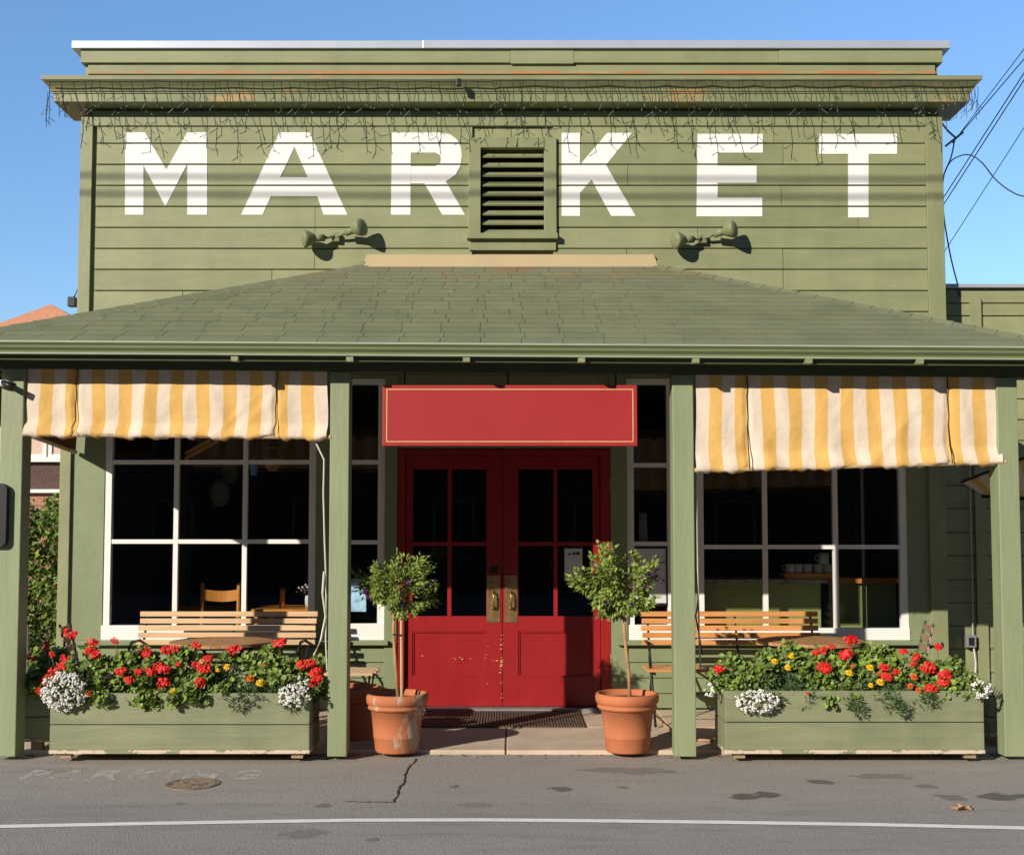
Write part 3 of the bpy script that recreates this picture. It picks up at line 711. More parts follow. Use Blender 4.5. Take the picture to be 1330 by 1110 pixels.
# ------------------------------------------------------------------ fixtures on the upper wall
def floodlight(px, py, label):
    c = at(px, py, Yb)
    t_ = thing('floodlight', c, label, 'floodlight', 'twin floodlights on the false front')
    MB().box(c.x - .035, c.x + .035, Yb - .05, Yb, c.z - .045, c.z + .035).build('bracket', M['floodlight'], t_, bevel=.006)
    for s_, (dx, dz, ax_) in ((-1, (-.15, -.03, Vector((-.80, -.30, -.12)))), (1, (.16, .035, Vector((.72, -.45, .12))))):
        tip = c + Vector((dx * .62, -.085, dz * .7)); ax_ = ax_.normalized()
        arm = MB().tube([c + Vector((0, -.03, 0)), c + Vector((dx * .25, -.065, dz * .2)), tip], .014, 8)
        arm.tube([tip, tip + ax_ * .10], .032, 12)
        h_ = arm.build('arm', M['floodlight'], t_, smooth=True)
        a = ax_.cross(Vector((0, 0, 1))).normalized(); b_ = ax_.cross(a)
        prof = [(.0335, .085), (.040, .095), (.062, .13), (.078, .165), (.080, .185), (.068, .196), (.03, .205), (.002, .207)]
        vs = []; fs = []; n_ = 18
        for (r_, d_) in prof: vs += [tip + ax_ * d_ + (a * math.cos(2 * math.pi * k / n_) + b_ * math.sin(2 * math.pi * k / n_)) * r_ for k in range(n_)]
        for i in range(len(prof) - 1):
            for k in range(n_): fs.append((i * n_ + k, i * n_ + (k + 1) % n_, (i + 1) * n_ + (k + 1) % n_, (i + 1) * n_ + k))
        fs.append(tuple(range(n_)))
        MB().add(vs, fs).build('lamp_head', M['floodlight'], h_, smooth=True)
floodlight(437, 309, 'twin headed green floodlight below the letters A and R')
floodlight(912, 311, 'twin headed green floodlight below the letter E')
# icicle string lights
YS = WY - .287
sl = thing('string_lights', (0, YS, Z(104, YS)), 'icicle string lights draped along the cornice above the letters', 'string lights')
cord = MB(); bulbs = []; main = []
px = 60
def strand(p, L, sway):
    pts = [p]; q = p.copy(); n_ = max(2, int(L / .06)); dirx = random.choice((-1, 1))
    for i in range(n_):
        q = q + Vector((random.uniform(-.012, .012) + sway * .02, random.uniform(-.006, .006), -L / n_)); pts.append(q.copy())
        if i >= 1 and random.random() < .62:
            dirx = -dirx; e = q + Vector((dirx * random.uniform(.02, .05), random.uniform(-.02, .02), -random.uniform(.02, .045)))
            cord.tube([q, e], .0027, 3, caps=False); bulbs.append((e, (e - q).normalized()))
    cord.tube(pts, .0031, 3, caps=False); bulbs.append((pts[-1], Vector((0, 0, -1))))
nxt = 66
while px < 1271:
    main.append(at(px, 104.5 + .9 * abs(math.sin(px * .045 + math.sin(px * .013))) + (1 if px < 640 else 0), YS))
    px += 5
    if px >= nxt:
        strand(main[-1], random.choice((.14, .20, .26, .32, .38, .40, .46)) * random.uniform(.9, 1.12), random.choice((0, .3, .6, .9)))
        nxt += random.choice((7, 11, 14, 17))
cord.tube(main, .0045, 4, caps=False)
for px0 in (62, 66, 72, 80, 90):
    strand(at(px0, 112 + (px0 % 5) * 4, YS + random.uniform(.02, .3)), random.uniform(.15, .33), random.uniform(-.6, .9))
for px0 in (1250, 1256, 1262, 1266, 1270):
    strand(at(px0, 112 + (px0 % 5) * 4, YS + random.uniform(.02, .3)), random.uniform(.15, .33), random.uniform(-.9, .6))
cord.build('cord', M['wire'], sl)
random.shuffle(bulbs)
bme = None
for (e, d) in bulbs[:100]:
    if bme is None:
        o = MB().tube([(0, 0, 0), (0, 0, -.012), (0, 0, -.022)], .0042, 5, .001).build('bulb', M['bulb']); bme = o
    else: o = bme.copy(); COL.objects.link(o)
    o.parent = sl; o.location = e - sl.location; o.rotation_euler = Vector((0, 0, -1)).rotation_difference(d).to_euler()
bm_ = MB()
for (e, d) in bulbs[100:]: bm_.tube([e, e + d * .022], .0042, 4, .001)
tag(bm_.build('bulbs', M['bulb'], sl), kind='stuff')
p = at(596, 108, YS - .02)
ju = MB().box(p.x - .02, p.x + .02, YS - .04, YS - .005, p.z - .03, p.z + .035, None).build('plug_box', M['black'], sl, bevel=.004)

# wires beside the building
def wire(ppx, r, label):
    p = [at(a, b_, y) for a, b_, y in ppx]; q = []
    for i in range(len(p) - 1):
        for k in range(8):
            s_ = k / 8; p0_ = p[max(0, i - 1)]; p1_ = p[i]; p2_ = p[i + 1]; p3_ = p[min(len(p) - 1, i + 2)]
            q.append(.5 * ((2 * p1_) + (p2_ - p0_) * s_ + (2 * p0_ - 5 * p1_ + 4 * p2_ - p3_) * s_ ** 2 + (3 * p1_ - p0_ - 3 * p2_ + p3_) * s_ ** 3))
    q.append(p[-1])
    o = MB().tube(q, r, 5).build('overhead_wire', M['cable'], loc=p[0], smooth=True)
    tag(o, label, 'wire', 'overhead wires at the right corner')
wire([(1241, 181, 10.6), (1330, 64, 9.2), (1420, -54, 8.0)], .004, 'uppermost thin overhead wire rising right from the bracket beside the cornice')
wire([(1237, 186, 10.6), (1330, 77, 9.3), (1430, -40, 8.1)], .005, 'second overhead wire rising right from the bracket beside the cornice')
wire([(1222, 262, 11.5), (1330, 95, 9.6), (1430, -60, 8.2)], .0055, 'upper wire of the close pair passing behind the false front')
wire([(1222, 271, 11.5), (1330, 104, 9.6), (1430, -50, 8.2)], .0055, 'lower wire of the close pair passing behind the false front')
wire([(1222, 334, 11.5), (1330, 166, 9.8), (1430, 10, 8.4)], .004, 'lowest lone overhead wire crossing the drooping cable')
wire([(1222, 243, 10.6), (1228, 222, 10.55), (1238, 207, 10.5), (1258, 201, 10.3), (1275, 211, 10.2), (1292, 232, 10.0), (1312, 248, 9.9), (1335, 256, 9.8), (1400, 262, 9.5)], .006, 'looping black cable drooping away to the right of the false front')
wire([(1240, 181, 10.6), (1235, 205, 10.6), (1226, 228, 10.55), (1224, 255, 10.5), (1227, 290, 10.5), (1235, 335, 10.55), (1244, 371, 10.6), (1246, 385, 10.6)], .007, 'black cable running down the right edge of the false front')
c = at(1240, 178, 10.6)
br = MB().tube([at(1223, 160, 10.5), at(1232, 171, 10.55), c], .010, 6).tube([at(1228, 190, 10.6), at(1251, 172, 10.6)], .012, 6)
tag(br.build('wire_bracket', M['metalgrey'], loc=at(1223, 160, 10.5)), 'small grey wire bracket at the right corner below the cornice', 'bracket')
# cables across the street that throw the two soft bands over the lettering
SUN = Vector((.875, 1, -.54)).normalized()
for py, dd, lab in ((233, 8.6, 'higher street cable spanning in front of the shop above the road'), (256, 8.6, 'lower street cable spanning in front of the shop above the road')):
    a = at(100, py - 1, WY); b_ = at(1230, py + 4, WY); mid = []
    for k in range(25):
        s_ = -2.2 + 5.2 * k / 24; q_ = a + (b_ - a) * s_ - SUN * dd; q_.z -= -.02 * (s_ - .4) ** 2; mid.append(q_)
    tag(MB().tube(mid, .015, 6).build('street_cable', M['cable'], loc=mid[0]), lab, 'cable', 'street cables above the frame')

# ------------------------------------------------------------------ awnings
def awning(x0, x1, yt, ztop, zb0, zb1, n_str, label, cords, start=0):
    W = x1 - x0; cx = (x0 + x1) / 2
    root = thing('awning', (cx, yt, (zb0 + zb1) / 2), label, 'awning', 'striped roll up awnings around the porch')
    nx, nz_ = 150, 30; vs = []; uvs = []
    rng = random.Random(int(abs(x0) * 100)); ph = [rng.uniform(0, 6.3) for _ in range(8)]
    creases = [(rng.uniform(.1, .9), rng.uniform(-.25, .25), rng.uniform(.002, .008), rng.uniform(.01, .03)) for _ in range(12)]
    for j in range(nz_ + 1):
        v = j / nz_
        for i in range(nx + 1):
            u = i / nx
            zb = zb0 + (zb1 - zb0) * u + .006 * math.sin(u * 23 + ph[0]) + .004 * math.sin(u * 61 + ph[1])
            z = ztop(u) + (zb - ztop(u)) * v
            bulge = .026 * math.sin(math.pi * min(1, v * 1.02)) ** 2 * (.4 + .6 * math.sin(u * 5 + ph[2]) ** 2)
            y = yt - bulge * .6 + .006 * math.sin(u * 31 + ph[3] + v * 2.2) * v + .004 * math.sin(u * 55 + ph[4] - v * 4) * (.3 + v)
            for (cu, sl_, am, wd) in creases:
                y -= am * math.exp(-((u - cu - sl_ * (v - .5)) / wd) ** 2) * (.3 + .7 * v)
            for cpos in cords:
                y += .022 * math.exp(-((u - cpos) / .008) ** 2) * (.4 + .6 * v)
                z += .012 * v * v * math.exp(-((u - cpos) / .02) ** 2)
            if v > .8: y -= .045 * math.sin((v - .8) / .2 * math.pi * .5) ** 2
            x = x0 + W * u + .006 * math.sin(v * 5 + u * 17)
            vs.append((x, y, z)); uvs.append((u * n_str + start, v))
    # tuck of cloth round the bottom roller
    rr = .030
    last = vs[-(nx + 1):]
    for a_ in (40, 90, 140, 180):
        for i in range(nx + 1):
            x, y, z = last[i]; lump = 1 + .25 * math.sin(i * .41 + ph[5]) + .2 * math.sin(i * 1.07 + ph[6])
            vs.append((x, y + rr * (1 - math.cos(R(a_))) * lump, z - rr * math.sin(R(a_)) * .8 * lump)); uvs.append((i / nx * n_str + start, 1))
    rows = nz_ + 1 + 4; fs = []
    for j in range(rows - 1):
        for i in range(nx): k = j * (nx + 1) + i; fs.append((k, k + 1, k + nx + 2, k + nx + 1))
    off = wloc(root)
    me = bpy.data.meshes.new('fabric'); me.from_pydata([Vector(v) - off for v in vs], [], fs)
    uvl = me.uv_layers.new(name='UVMap')
    for l in me.loops: uvl.data[l.index].uv = uvs[l.vertex_index]
    for p in me.polygons: p.use_smooth = True
    me.materials.append(M['fabric']); o = bpy.data.objects.new('fabric', me); COL.objects.link(o); o.parent = root
    MB().tube([(x0 - .015, yt - .02, zb0 - .005), (x1 + .03, yt - .02, zb1 - .005)], .017, 10).build('roller', M['stake'], root)
    for cpos in cords:
        xx = x0 + W * cpos; zb = zb0 + (zb1 - zb0) * cpos
        pts = [(xx + .004 * math.sin(k * 2.1), yt - .022 + .018 * (1 - k / 9) - (.05 if k > 7 else .0), ztop(cpos) - .01 + (zb - ztop(cpos) - .0) * k / 9) for k in range(10)]
        MB().tube(pts, .0045, 5).build('cord', M['black'], root)
    return root
ya = YP + .03
lx0, lx1 = X(35, ya, 530), X(425.5, ya, 530)
awning(lx0, lx1, ya, lambda u: Z(475 + 7 * u, ya), Z(563, ya), Z(567, ya), 23, 'yellow and cream striped roll up awning on the left, the level one', (.165, .83))
rx0_, rx1_ = X(903.5, ya, 550), X(1298, ya, 550)
awning(rx0_, rx1_, ya, lambda u: Z(486 + 3 * u, ya), Z(610, ya), Z(599, ya), 23, 'yellow and cream striped roll up awning on the right, hanging lower and crooked', (.17, .83))
# side awnings (ends of the porch)
def side_awning(xt, xb, y0, y1, zt, zb_near, zb_far, label, mk='fabric'):
    root = thing('awning', (xt, (y0 + y1) / 2, zb_near), label, 'awning', 'striped roll up awnings around the porch')
    vs = []; uvs = []; ny, nz_ = 40, 8
    for j in range(nz_ + 1):
        for i in range(ny + 1):
            u, v = i / ny, j / nz_
            zb = zb_near + (zb_far - zb_near) * u
            vs.append((xt + (xb - xt) * v + .012 * math.sin(u * 19 + v) * v, y0 + (y1 - y0) * u, zt + (zb - zt) * v)); uvs.append((u * (y1 - y0) / .093, v))
    fs = [(j * (ny + 1) + i, j * (ny + 1) + i + 1, (j + 1) * (ny + 1) + i + 1, (j + 1) * (ny + 1) + i) for j in range(nz_) for i in range(ny)]
    me = bpy.data.meshes.new('fabric'); me.from_pydata([Vector(v) - wloc(root) for v in vs], [], fs)
    uvl = me.uv_layers.new(name='UVMap')
    for l in me.loops: uvl.data[l.index].uv = uvs[l.vertex_index]
    me.materials.append(M[mk]); o = bpy.data.objects.new('fabric', me); COL.objects.link(o); o.parent = root
    for p in me.polygons: p.use_smooth = True
    MB().tube([(xb, y0 - .02, zb_near), (xb, y1 + .02, zb_far)], .02, 8).build('roller', M['stake'], root)
side_awning(-3.86, -3.90, YP + .20, 10.27, 2.84, 2.42, 2.29, 'awning along the left end of the porch, canvas coloured brown for its shaded inside', 'shadedcanvas')
# propped canopy beyond the right end, its lower corner showing past the post
root = thing('canopy', at(1290, 640, 9.9), 'small striped canopy sloping out beyond the outer right post', 'awning', 'striped roll up awnings around the porch')
vs = []; uvs = []; N1, N2 = 24, 8
q00, q10, q01, q11 = at(1249, 626, 10.25), at(1420, 560, 9.0), at(1276, 642, 9.95), at(1420, 650, 8.9)
for j in range(N2 + 1):
    for i in range(N1 + 1):
        u, v = i / N1, j / N2; p = (q00.lerp(q10, u)).lerp(q01.lerp(q11, u), v); p.z -= .015 * math.sin(u * 17) * v
        vs.append(p); uvs.append((u * 15, v))
fs = [(j * (N1 + 1) + i, j * (N1 + 1) + i + 1, (j + 1) * (N1 + 1) + i + 1, (j + 1) * (N1 + 1) + i) for j in range(N2) for i in range(N1)]
me = bpy.data.meshes.new('fabric'); me.from_pydata([v - wloc(root) for v in vs], [], fs); uvl = me.uv_layers.new(name='UVMap')
for l in me.loops: uvl.data[l.index].uv = uvs[l.vertex_index]
for p in me.polygons: p.use_smooth = True
me.materials.append(M['fabric']); o = bpy.data.objects.new('fabric', me); COL.objects.link(o); o.parent = root
MB().tube([q01 + Vector((0, 0, -.015)), q11 + Vector((0, 0, -.015))], .016, 8).build('rod', M['black'], root)
MB().tube([q00, q10], .014, 8).build('rod', M['black'], root)
# ropes by the posts
def rope(ppx, Y, r, name, label, cat, m='rope'):
    p = [at(a, b_, Y + dy) for a, b_, dy in ppx]
    o = MB().tube(p, r, 5).build(name, M[m], loc=p[-1]); tag(o, label, cat); return o
rope([(408, 570, .05), (421, 597, .03), (420, 640, .03), (421.5, 700, .03), (423, 740, .03), (424, 790, .05), (423, 830, .06), (425, 870, .1)], YP, .006, 'awning_rope', 'thin pale rope hanging from the left awning beside its post', 'rope')
rope([(421, 742, .03), (419, 770, .0), (423, 800, .04), (417, 830, .05), (408, 850, .1)], YP, .008, 'awning_rope', 'loose tail of pale rope dangling beside the inner left post', 'rope')
rope([(904.5, 606, .05), (905, 680, .03), (906, 740, .03), (907.5, 790, .05), (908, 830, .08), (910, 870, .1)], YP, .006, 'awning_rope', 'thin pale rope hanging beside the inner right post', 'rope')
rope([(907, 780, .1), (903.5, 800, .08), (908, 825, .08), (912, 850, .12)], YP, .006, 'awning_rope', 'dark cord looped beside the inner right post', 'rope', 'black')

# ------------------------------------------------------------------ hanging sign
ys_ = YP - .01
s0, s1 = at(497, 500, ys_), at(828, 579, ys_)
sg = thing('hanging_sign', ((s0.x + s1.x) / 2, ys_, s1.z), 'blank red signboard with thin gold border hanging above the doors', 'sign')
zt_, zb_ = Z(500, ys_), Z(579, ys_)
MB().box(s0.x, s1.x, ys_, ys_ + .05, zb_, zt_).build('board', M['sign'], sg, bevel=.004)
gl = MB(); i_ = .028; w_ = .0065
xa, xb, za, zc_ = s0.x + i_, s1.x - i_, zb_ + i_, zt_ - i_
yg0, yg1 = ys_ - .003, ys_ + .001
gl.box(xa, xb, yg0, yg1, za, za + w_).box(xa, xb, yg0, yg1, zc_ - w_, zc_).box(xa, xa + w_, yg0, yg1, za + w_, zc_ - w_).box(xb - w_, xb, yg0, yg1, za + w_, zc_ - w_)
gl.build('border_line', M['gold'], sg)
for px in (525, 660, 800): MB().tube([(X(px, ys_, 500), ys_ + .025, zt_ - .002), (X(px, ys_, 500), ys_ + .025, zt_ + .12)], .008, 6).build('hanger', M['black'], sg)

# ------------------------------------------------------------------ planters
def planter(x0, x1, y0, y1, z0, z1, label, groove):
    r_ = thing('planter_box', ((x0 + x1) / 2, (y0 + y1) / 2, 0), label, 'planter', 'green wooden planter boxes along the porch')
    t_ = .035; zm = z0 + (z1 - z0) * groove; b = MB()
    for (za, zb__) in ((z0 + .026, zm - .003), (zm + .003, z1)):
        b.box(x0, x1, y0, y0 + t_, za, zb__).box(x0, x1, y1 - t_, y1, za, zb__).box(x0, x0 + t_, y0 + t_, y1 - t_, za, zb__).box(x1 - t_, x1, y0 + t_, y1 - t_, za, zb__)
    bo = b.build('box', M['planter'], r_, bevel=.004)
    MB().box(x0 - .003, x1 + .003, y0 - .004, y1 + .003, z0, z0 + .026).build('bottom_board', M['peel'], r_, bevel=.003)
    MB().box(x0 + t_, x1 - t_, y0 + t_, y1 - t_, z0 + .05, z1 - .05).build('soil', M['soil'], r_)
    nl = MB()
    for xx in (x0 + .018, x1 - .018):
        for k in range(7): nl.lathe([(.004, -.002), (.004, .002)], (xx, y0, z0 + .04 + (z1 - z0 - .07) * k / 6), 6)
    for xx in (x0 + .06, x1 - .13):
        for yy in (y0 + .03, y1 - .08): MB().box(xx, xx + .08, yy, yy + .05, 0, z0 - .0005).build('foot', M['greywood'], r_)
    return r_
pY = 8.12
pl0, pl1 = X(65, pY, 930), X(402, pY, 930); pr0, pr1 = X(942, pY, 930), X(1278, pY, 930)
pzb = .035; pzt = Z(900, pY); pzt2 = Z(897, pY)
planter(pl0, pl1, pY, pY + .42, pzb, pzt, 'green wooden planter box of red geraniums in front of the left window', .48)
planter(pr0, pr1, pY, pY + .42, pzb, pzt2, 'green wooden planter box of mixed flowers in front of the right window', .50)
planter(X(28, 8.44, 930), pl0 - .012, 8.44, 9.9, .06, Z(898, 8.44), 'narrower green planter running back along the left end of the porch', .5)
planter(X(1283, 8.62, 930), X(1298, 8.62, 930) + .22, 8.60, 9.9, .07, Z(905, 8.62), 'green planter running back along the right end of the porch', .5)

# ------------------------------------------------------------------ plants in the planters
def flower_mb(c, kind, s_=1.0):
    mb = MB(); c = Vector(c)
    if kind == 'red':
        ex, ez = random.uniform(.034, .046), random.uniform(.024, .032)
        for k in range(40):
            d = rnd_dir(); d.y = -abs(d.y) * .8; p = c + Vector((d.x * ex, d.y * .028, d.z * ez + .25 * d.x * ez * math.sin(c.x * 40))) * s_ * random.uniform(.55, 1.1)
            nn = (d * .5 + Vector((-.4, -.8, .5)) + rnd_dir() * .55).normalized()
            a = nn.cross(Vector((.3, .2, 1))).normalized(); b_ = nn.cross(a); r_ = .0115 * s_; t0 = random.random()
            mb.add([p + nn * .002] + [p + (a * math.cos(q * 1.2566 + t0) + b_ * math.sin(q * 1.2566 + t0)) * r_ * random.uniform(.7, 1.2) for q in range(5)], [(0, q + 1, (q + 1) % 5 + 1) for q in range(5)])
    else:
        for ring, (n_, rr, zz) in enumerate(((12, .028, 0), (10, .021, .008), (7, .013, .015))):
            for k in range(n_):
                th = 2 * math.pi * (k + .5 * ring) / n_ + random.uniform(-.1, .1); fwd = Vector((0, -.75, .66)); a = Vector((1, 0, 0)); b_ = fwd.cross(a)
                d = a * math.cos(th) + b_ * math.sin(th); mb.leaf(c + fwd * zz * s_, d * 1 + fwd * (.25 + .35 * ring), fwd, rr * s_ * random.uniform(.9, 1.1), .016 * s_)
    return mb
def bedY(py): return 8.07 + max(0, min(1, (918 - py) / 88)) * .36
PLANTS = []
def plant(kind, px0, px1, py_top, py_bot, n, label, depth=0.0):
    yc = 8.30 + depth
    c = Vector((X((px0 + px1) / 2, yc, 890), yc, .40))
    nm = {'ger': 'geranium', 'mar': 'marigold', 'aly': 'alyssum', 'green': 'foliage_plant'}[kind]
    r_ = thing(nm, c, label, 'flower plant' if kind != 'green' else 'plant', {'ger': 'geraniums in the planters', 'mar': 'marigolds in the planters', 'aly': 'white alyssum clumps', 'green': 'leafy plants in the planters'}[kind])
    mb = MB(); mbs = MB()
    xa, xb = X(px0, yc, 890), X(px1, yc, 890); cx = (xa + xb) / 2; hw = (xb - xa) / 2
    zt, zb_ = Z(py_top + 10, yc), Z(py_bot, 8.1)
    nclump = max(6, n // 20)
    cl = []
    for i in range(nclump):
        while True:
            u, w = random.uniform(-1, 1), random.uniform(0, 1)
            if (abs(u) ** 2.4 + (w) ** 2.4) < 1.05: break
        py = py_bot + (py_top - py_bot) * w; 
        y = bedY(py) + depth + random.uniform(-.02, .10) ; cl.append(Vector((cx + u * hw, y, zb_ + (zt - zb_) * w)))
    for i in range(int(n * (2.3 if kind in ('ger', 'green') else 2.0))):
        ctr = random.choice(cl); rad = .075 if kind != 'mar' else .06
        d0 = rnd_dir(); p = ctr + Vector((d0.x * rad, d0.y * rad * .8, d0.z * rad * .8)) * random.random() ** .4
        out = d0 + Vector((0, -.6, .5))
        if kind in ('ger', 'green'):
            L = random.uniform(.024, .048) * (1 if kind == 'ger' else .8)
            mb.round_leaf(p, rnd_dir() + Vector((0, -.2, -.1)), rnd_dir() * .65 + Vector((-.45, -.75, .75)), L, 5)
        elif kind == 'mar':
            for k in range(3):
                d = out.normalized() + rnd_dir() * .8; mb.leaf(p + rnd_dir() * .012, d, rnd_dir(), random.uniform(.028, .05), .010)
        else:
            mb.leaf(p, out + rnd_dir() * .5, rnd_dir(), random.uniform(.02, .035), .009)
    for ctr in cl[:14]:
        mbs.tube([Vector((cx + (ctr.x - cx) * .5, yc, .40)), (Vector((cx, yc, .42)) + ctr) / 2 + Vector((0, 0, .03)), ctr], .005, 4)
    mb.build('foliage', M[{'ger': 'leaf_ger', 'mar': 'leaf_mar', 'aly': 'leaf_aly', 'green': 'leaf_ger'}[kind]], r_)
    mbs.build('stem', M['stem'], r_)
    PLANTS.append((r_, kind, (px0 + px1) / 2, (py_top + py_bot) / 2)); return r_, cl
plant('ger', 30, 80, 838, 905, 330, 'red geranium at the outer end of the left side planter', .22)
plant('ger', 80, 150, 836, 908, 460, 'red geranium rising behind the large white alyssum clump')
plant('ger', 135, 205, 840, 913, 480, 'red geranium between the white clump and the middle of the left planter')
plant('ger', 190, 262, 838, 913, 480, 'red geranium at the middle of the left planter below the bench end')
plant('ger', 248, 308, 845, 908, 300, 'red geranium under the edge of the left round table')
plant('ger', 315, 395, 836, 892, 420, 'tall bushy geranium at the inner end of the left planter')
plant('ger', 385, 424, 852, 905, 200, 'red geranium spilling against the inner left post', .04)
plant('mar', 258, 322, 862, 918, 300, 'yellow marigold trailing over the middle of the left planter')
plant('mar', 325, 385, 872, 914, 240, 'yellow and orange marigold beside the small left white clump')
plant('green', 928, 1000, 846, 900, 420, 'pale green leafy plant at the inner end of the right planter')
plant('ger', 985, 1060, 832, 885, 420, 'green leaved geranium under the right round table')
plant('ger', 1045, 1110, 838, 912, 430, 'red geranium at the middle of the right planter')
plant('ger', 1105, 1180, 836, 890, 430, 'red geranium near the leaning folding chair')
plant('ger', 1175, 1235, 846, 906, 380, 'red geranium with two stacked flower heads near the outer end')
plant('green', 1220, 1276, 852, 902, 300, 'light green leafy plant at the outer end of the right planter')
plant('mar', 990, 1050, 856, 916, 330, 'yellow marigold beside the white clump of the right planter')
plant('mar', 1092, 1150, 868, 920, 280, 'yellow marigold trailing over the middle of the right planter')
plant('mar', 1160, 1205, 872, 918, 220, 'orange marigold trailing over the right planter')
def alyssum(px, py, rx, ry, n, label, depth=0.0):
    c = at(px, py, 8.09 + depth); s_ = rx / 185
    r_ = thing('alyssum', (c.x, 8.2 + depth, .40), label, 'flower plant', 'white alyssum clumps')
    mb = MB(); lf_ = MB()
    for i in range(n):
        d = rnd_dir(); d.y = -abs(d.y) * .9
        p = c + Vector((d.x * s_, d.y * .09, d.z * ry / 185)) * random.uniform(.8, 1.02)
        for k in range(4): mb.ico(p + rnd_dir() * .008, random.uniform(.0045, .0085))
    for i in range(int(n * 2.2)):
        d = rnd_dir(); p = c + Vector((d.x * s_ * .98, d.y * .09 + .02, d.z * ry / 185)) * random.uniform(.6, 1.0)
        lf_.leaf(p, d + Vector((0, -.3, 0)), rnd_dir(), random.uniform(.02, .035), .008)
    lf_.build('foliage', M['leaf_aly'], r_); mb.build('flowers', M['whipetal'], r_)
alyssum(84, 897, 31, 25, 230, 'large white alyssum clump spilling over the outer end of the left planter')
alyssum(383, 903, 23, 15, 80, 'small white alyssum clump at the inner end of the left planter')
alyssum(392, 888, 9, 10, 18, 'few white alyssum sprigs against the inner left post')
alyssum(983, 911, 28, 15, 120, 'white alyssum clump spilling over the inner end of the right planter')
alyssum(1274, 893, 12, 14, 38, 'small white alyssum clump at the outer end of the right planter')
alyssum(921, 896, 6, 10, 14, 'sparse white alyssum sprigs hanging off the inner corner of the right planter', .1)
FL_RED = [(92, 822, 1.3), (59, 838, 1), (40, 853, .9), (80, 867, 1), (72, 872, 1.1), (64, 880, 1), (56, 885, .8), (84, 856, .9), (117, 847, 1.3), (124, 850, 1), (121, 833, 1.1), (149, 832, .7), (187, 849, 1.3), (216, 843, 1.1), (225, 842, 1), (255, 838, .9),
          (157, 871, 1), (180, 872, .8), (167, 883, .9), (195, 872, 1), (205, 865, 1), (214, 869, 1.1), (212, 887, 1.1), (270, 855, 1), (256, 864, 1.1), (266, 868, 1), (259, 886, 1.1), (304, 843, 1.2), (362, 834, 1.2), (392, 863, 1.1), (402, 860, 1), (410, 872, 1.2), (413, 881, 1), (407, 886, 1), (67, 849, .7), (232, 862, .6), (52, 897, .8),
          (934, 869, 1), (1065, 846, 1.2), (1105, 830, 1.2), (1099, 850, 1.3), (1069, 865, 1), (1074, 869, .9), (1080, 840, .6), (1148, 866, .9), (1151, 878, 1.1), (1163, 872, .8), (1190, 853, .9), (1205, 866, 1.2), (1227, 876, 1.2), (1225, 886, 1.1), (1209, 893, 1), (1174, 846, .7), (1218, 839, .7), (1186, 862, .6)]
FL_YEL = [(295, 866, 1), (283, 870, .7), (225, 899, 1.1), (338, 887, 1.2), (1006, 859, 1), (1027, 852, .9), (1023, 867, 1), (1103, 874, 1.1), (1130, 867, 1.1), (1143, 886, 1.1), (1131, 890, .8)]
FL_ORA = [(325, 881, 1.1), (115, 901, 1.1), (1187, 879, 1.1), (1182, 891, .9), (1193, 896, .9), (343, 862, .6), (1141, 875, .7), (1107, 865, .6), (1048, 900, .6)]
for kind, lst in (('red', FL_RED), ('yel', FL_YEL), ('ora', FL_ORA)):
    for (px, py, s_) in lst:
        want = ('ger',) if kind == 'red' else ('mar',)
        cand = [p for p in PLANTS if p[1] in want]
        r_ = min(cand, key=lambda p: abs(p[2] - px) + .4 * abs(p[3] - py))[0]
        y = bedY(py) - .055 + (.20 if px < 62 else 0)
        if py < 850: y = 8.38 + (.15 if px < 62 else 0)
        c = at(px, py, y)
        o = flower_mb(c, kind, s_).build('flower_head', M[{'red': 'redpetal', 'yel': 'yelpetal', 'ora': 'orapetal'}[kind]], r_)
        if py < 856:
            MB().tube([c + Vector((0, .01, -.02)), c + Vector((.01, .02, -.08)), c + Vector((0, .05, -.15))], .003, 4).build('flower_stem', M['stem'], o)

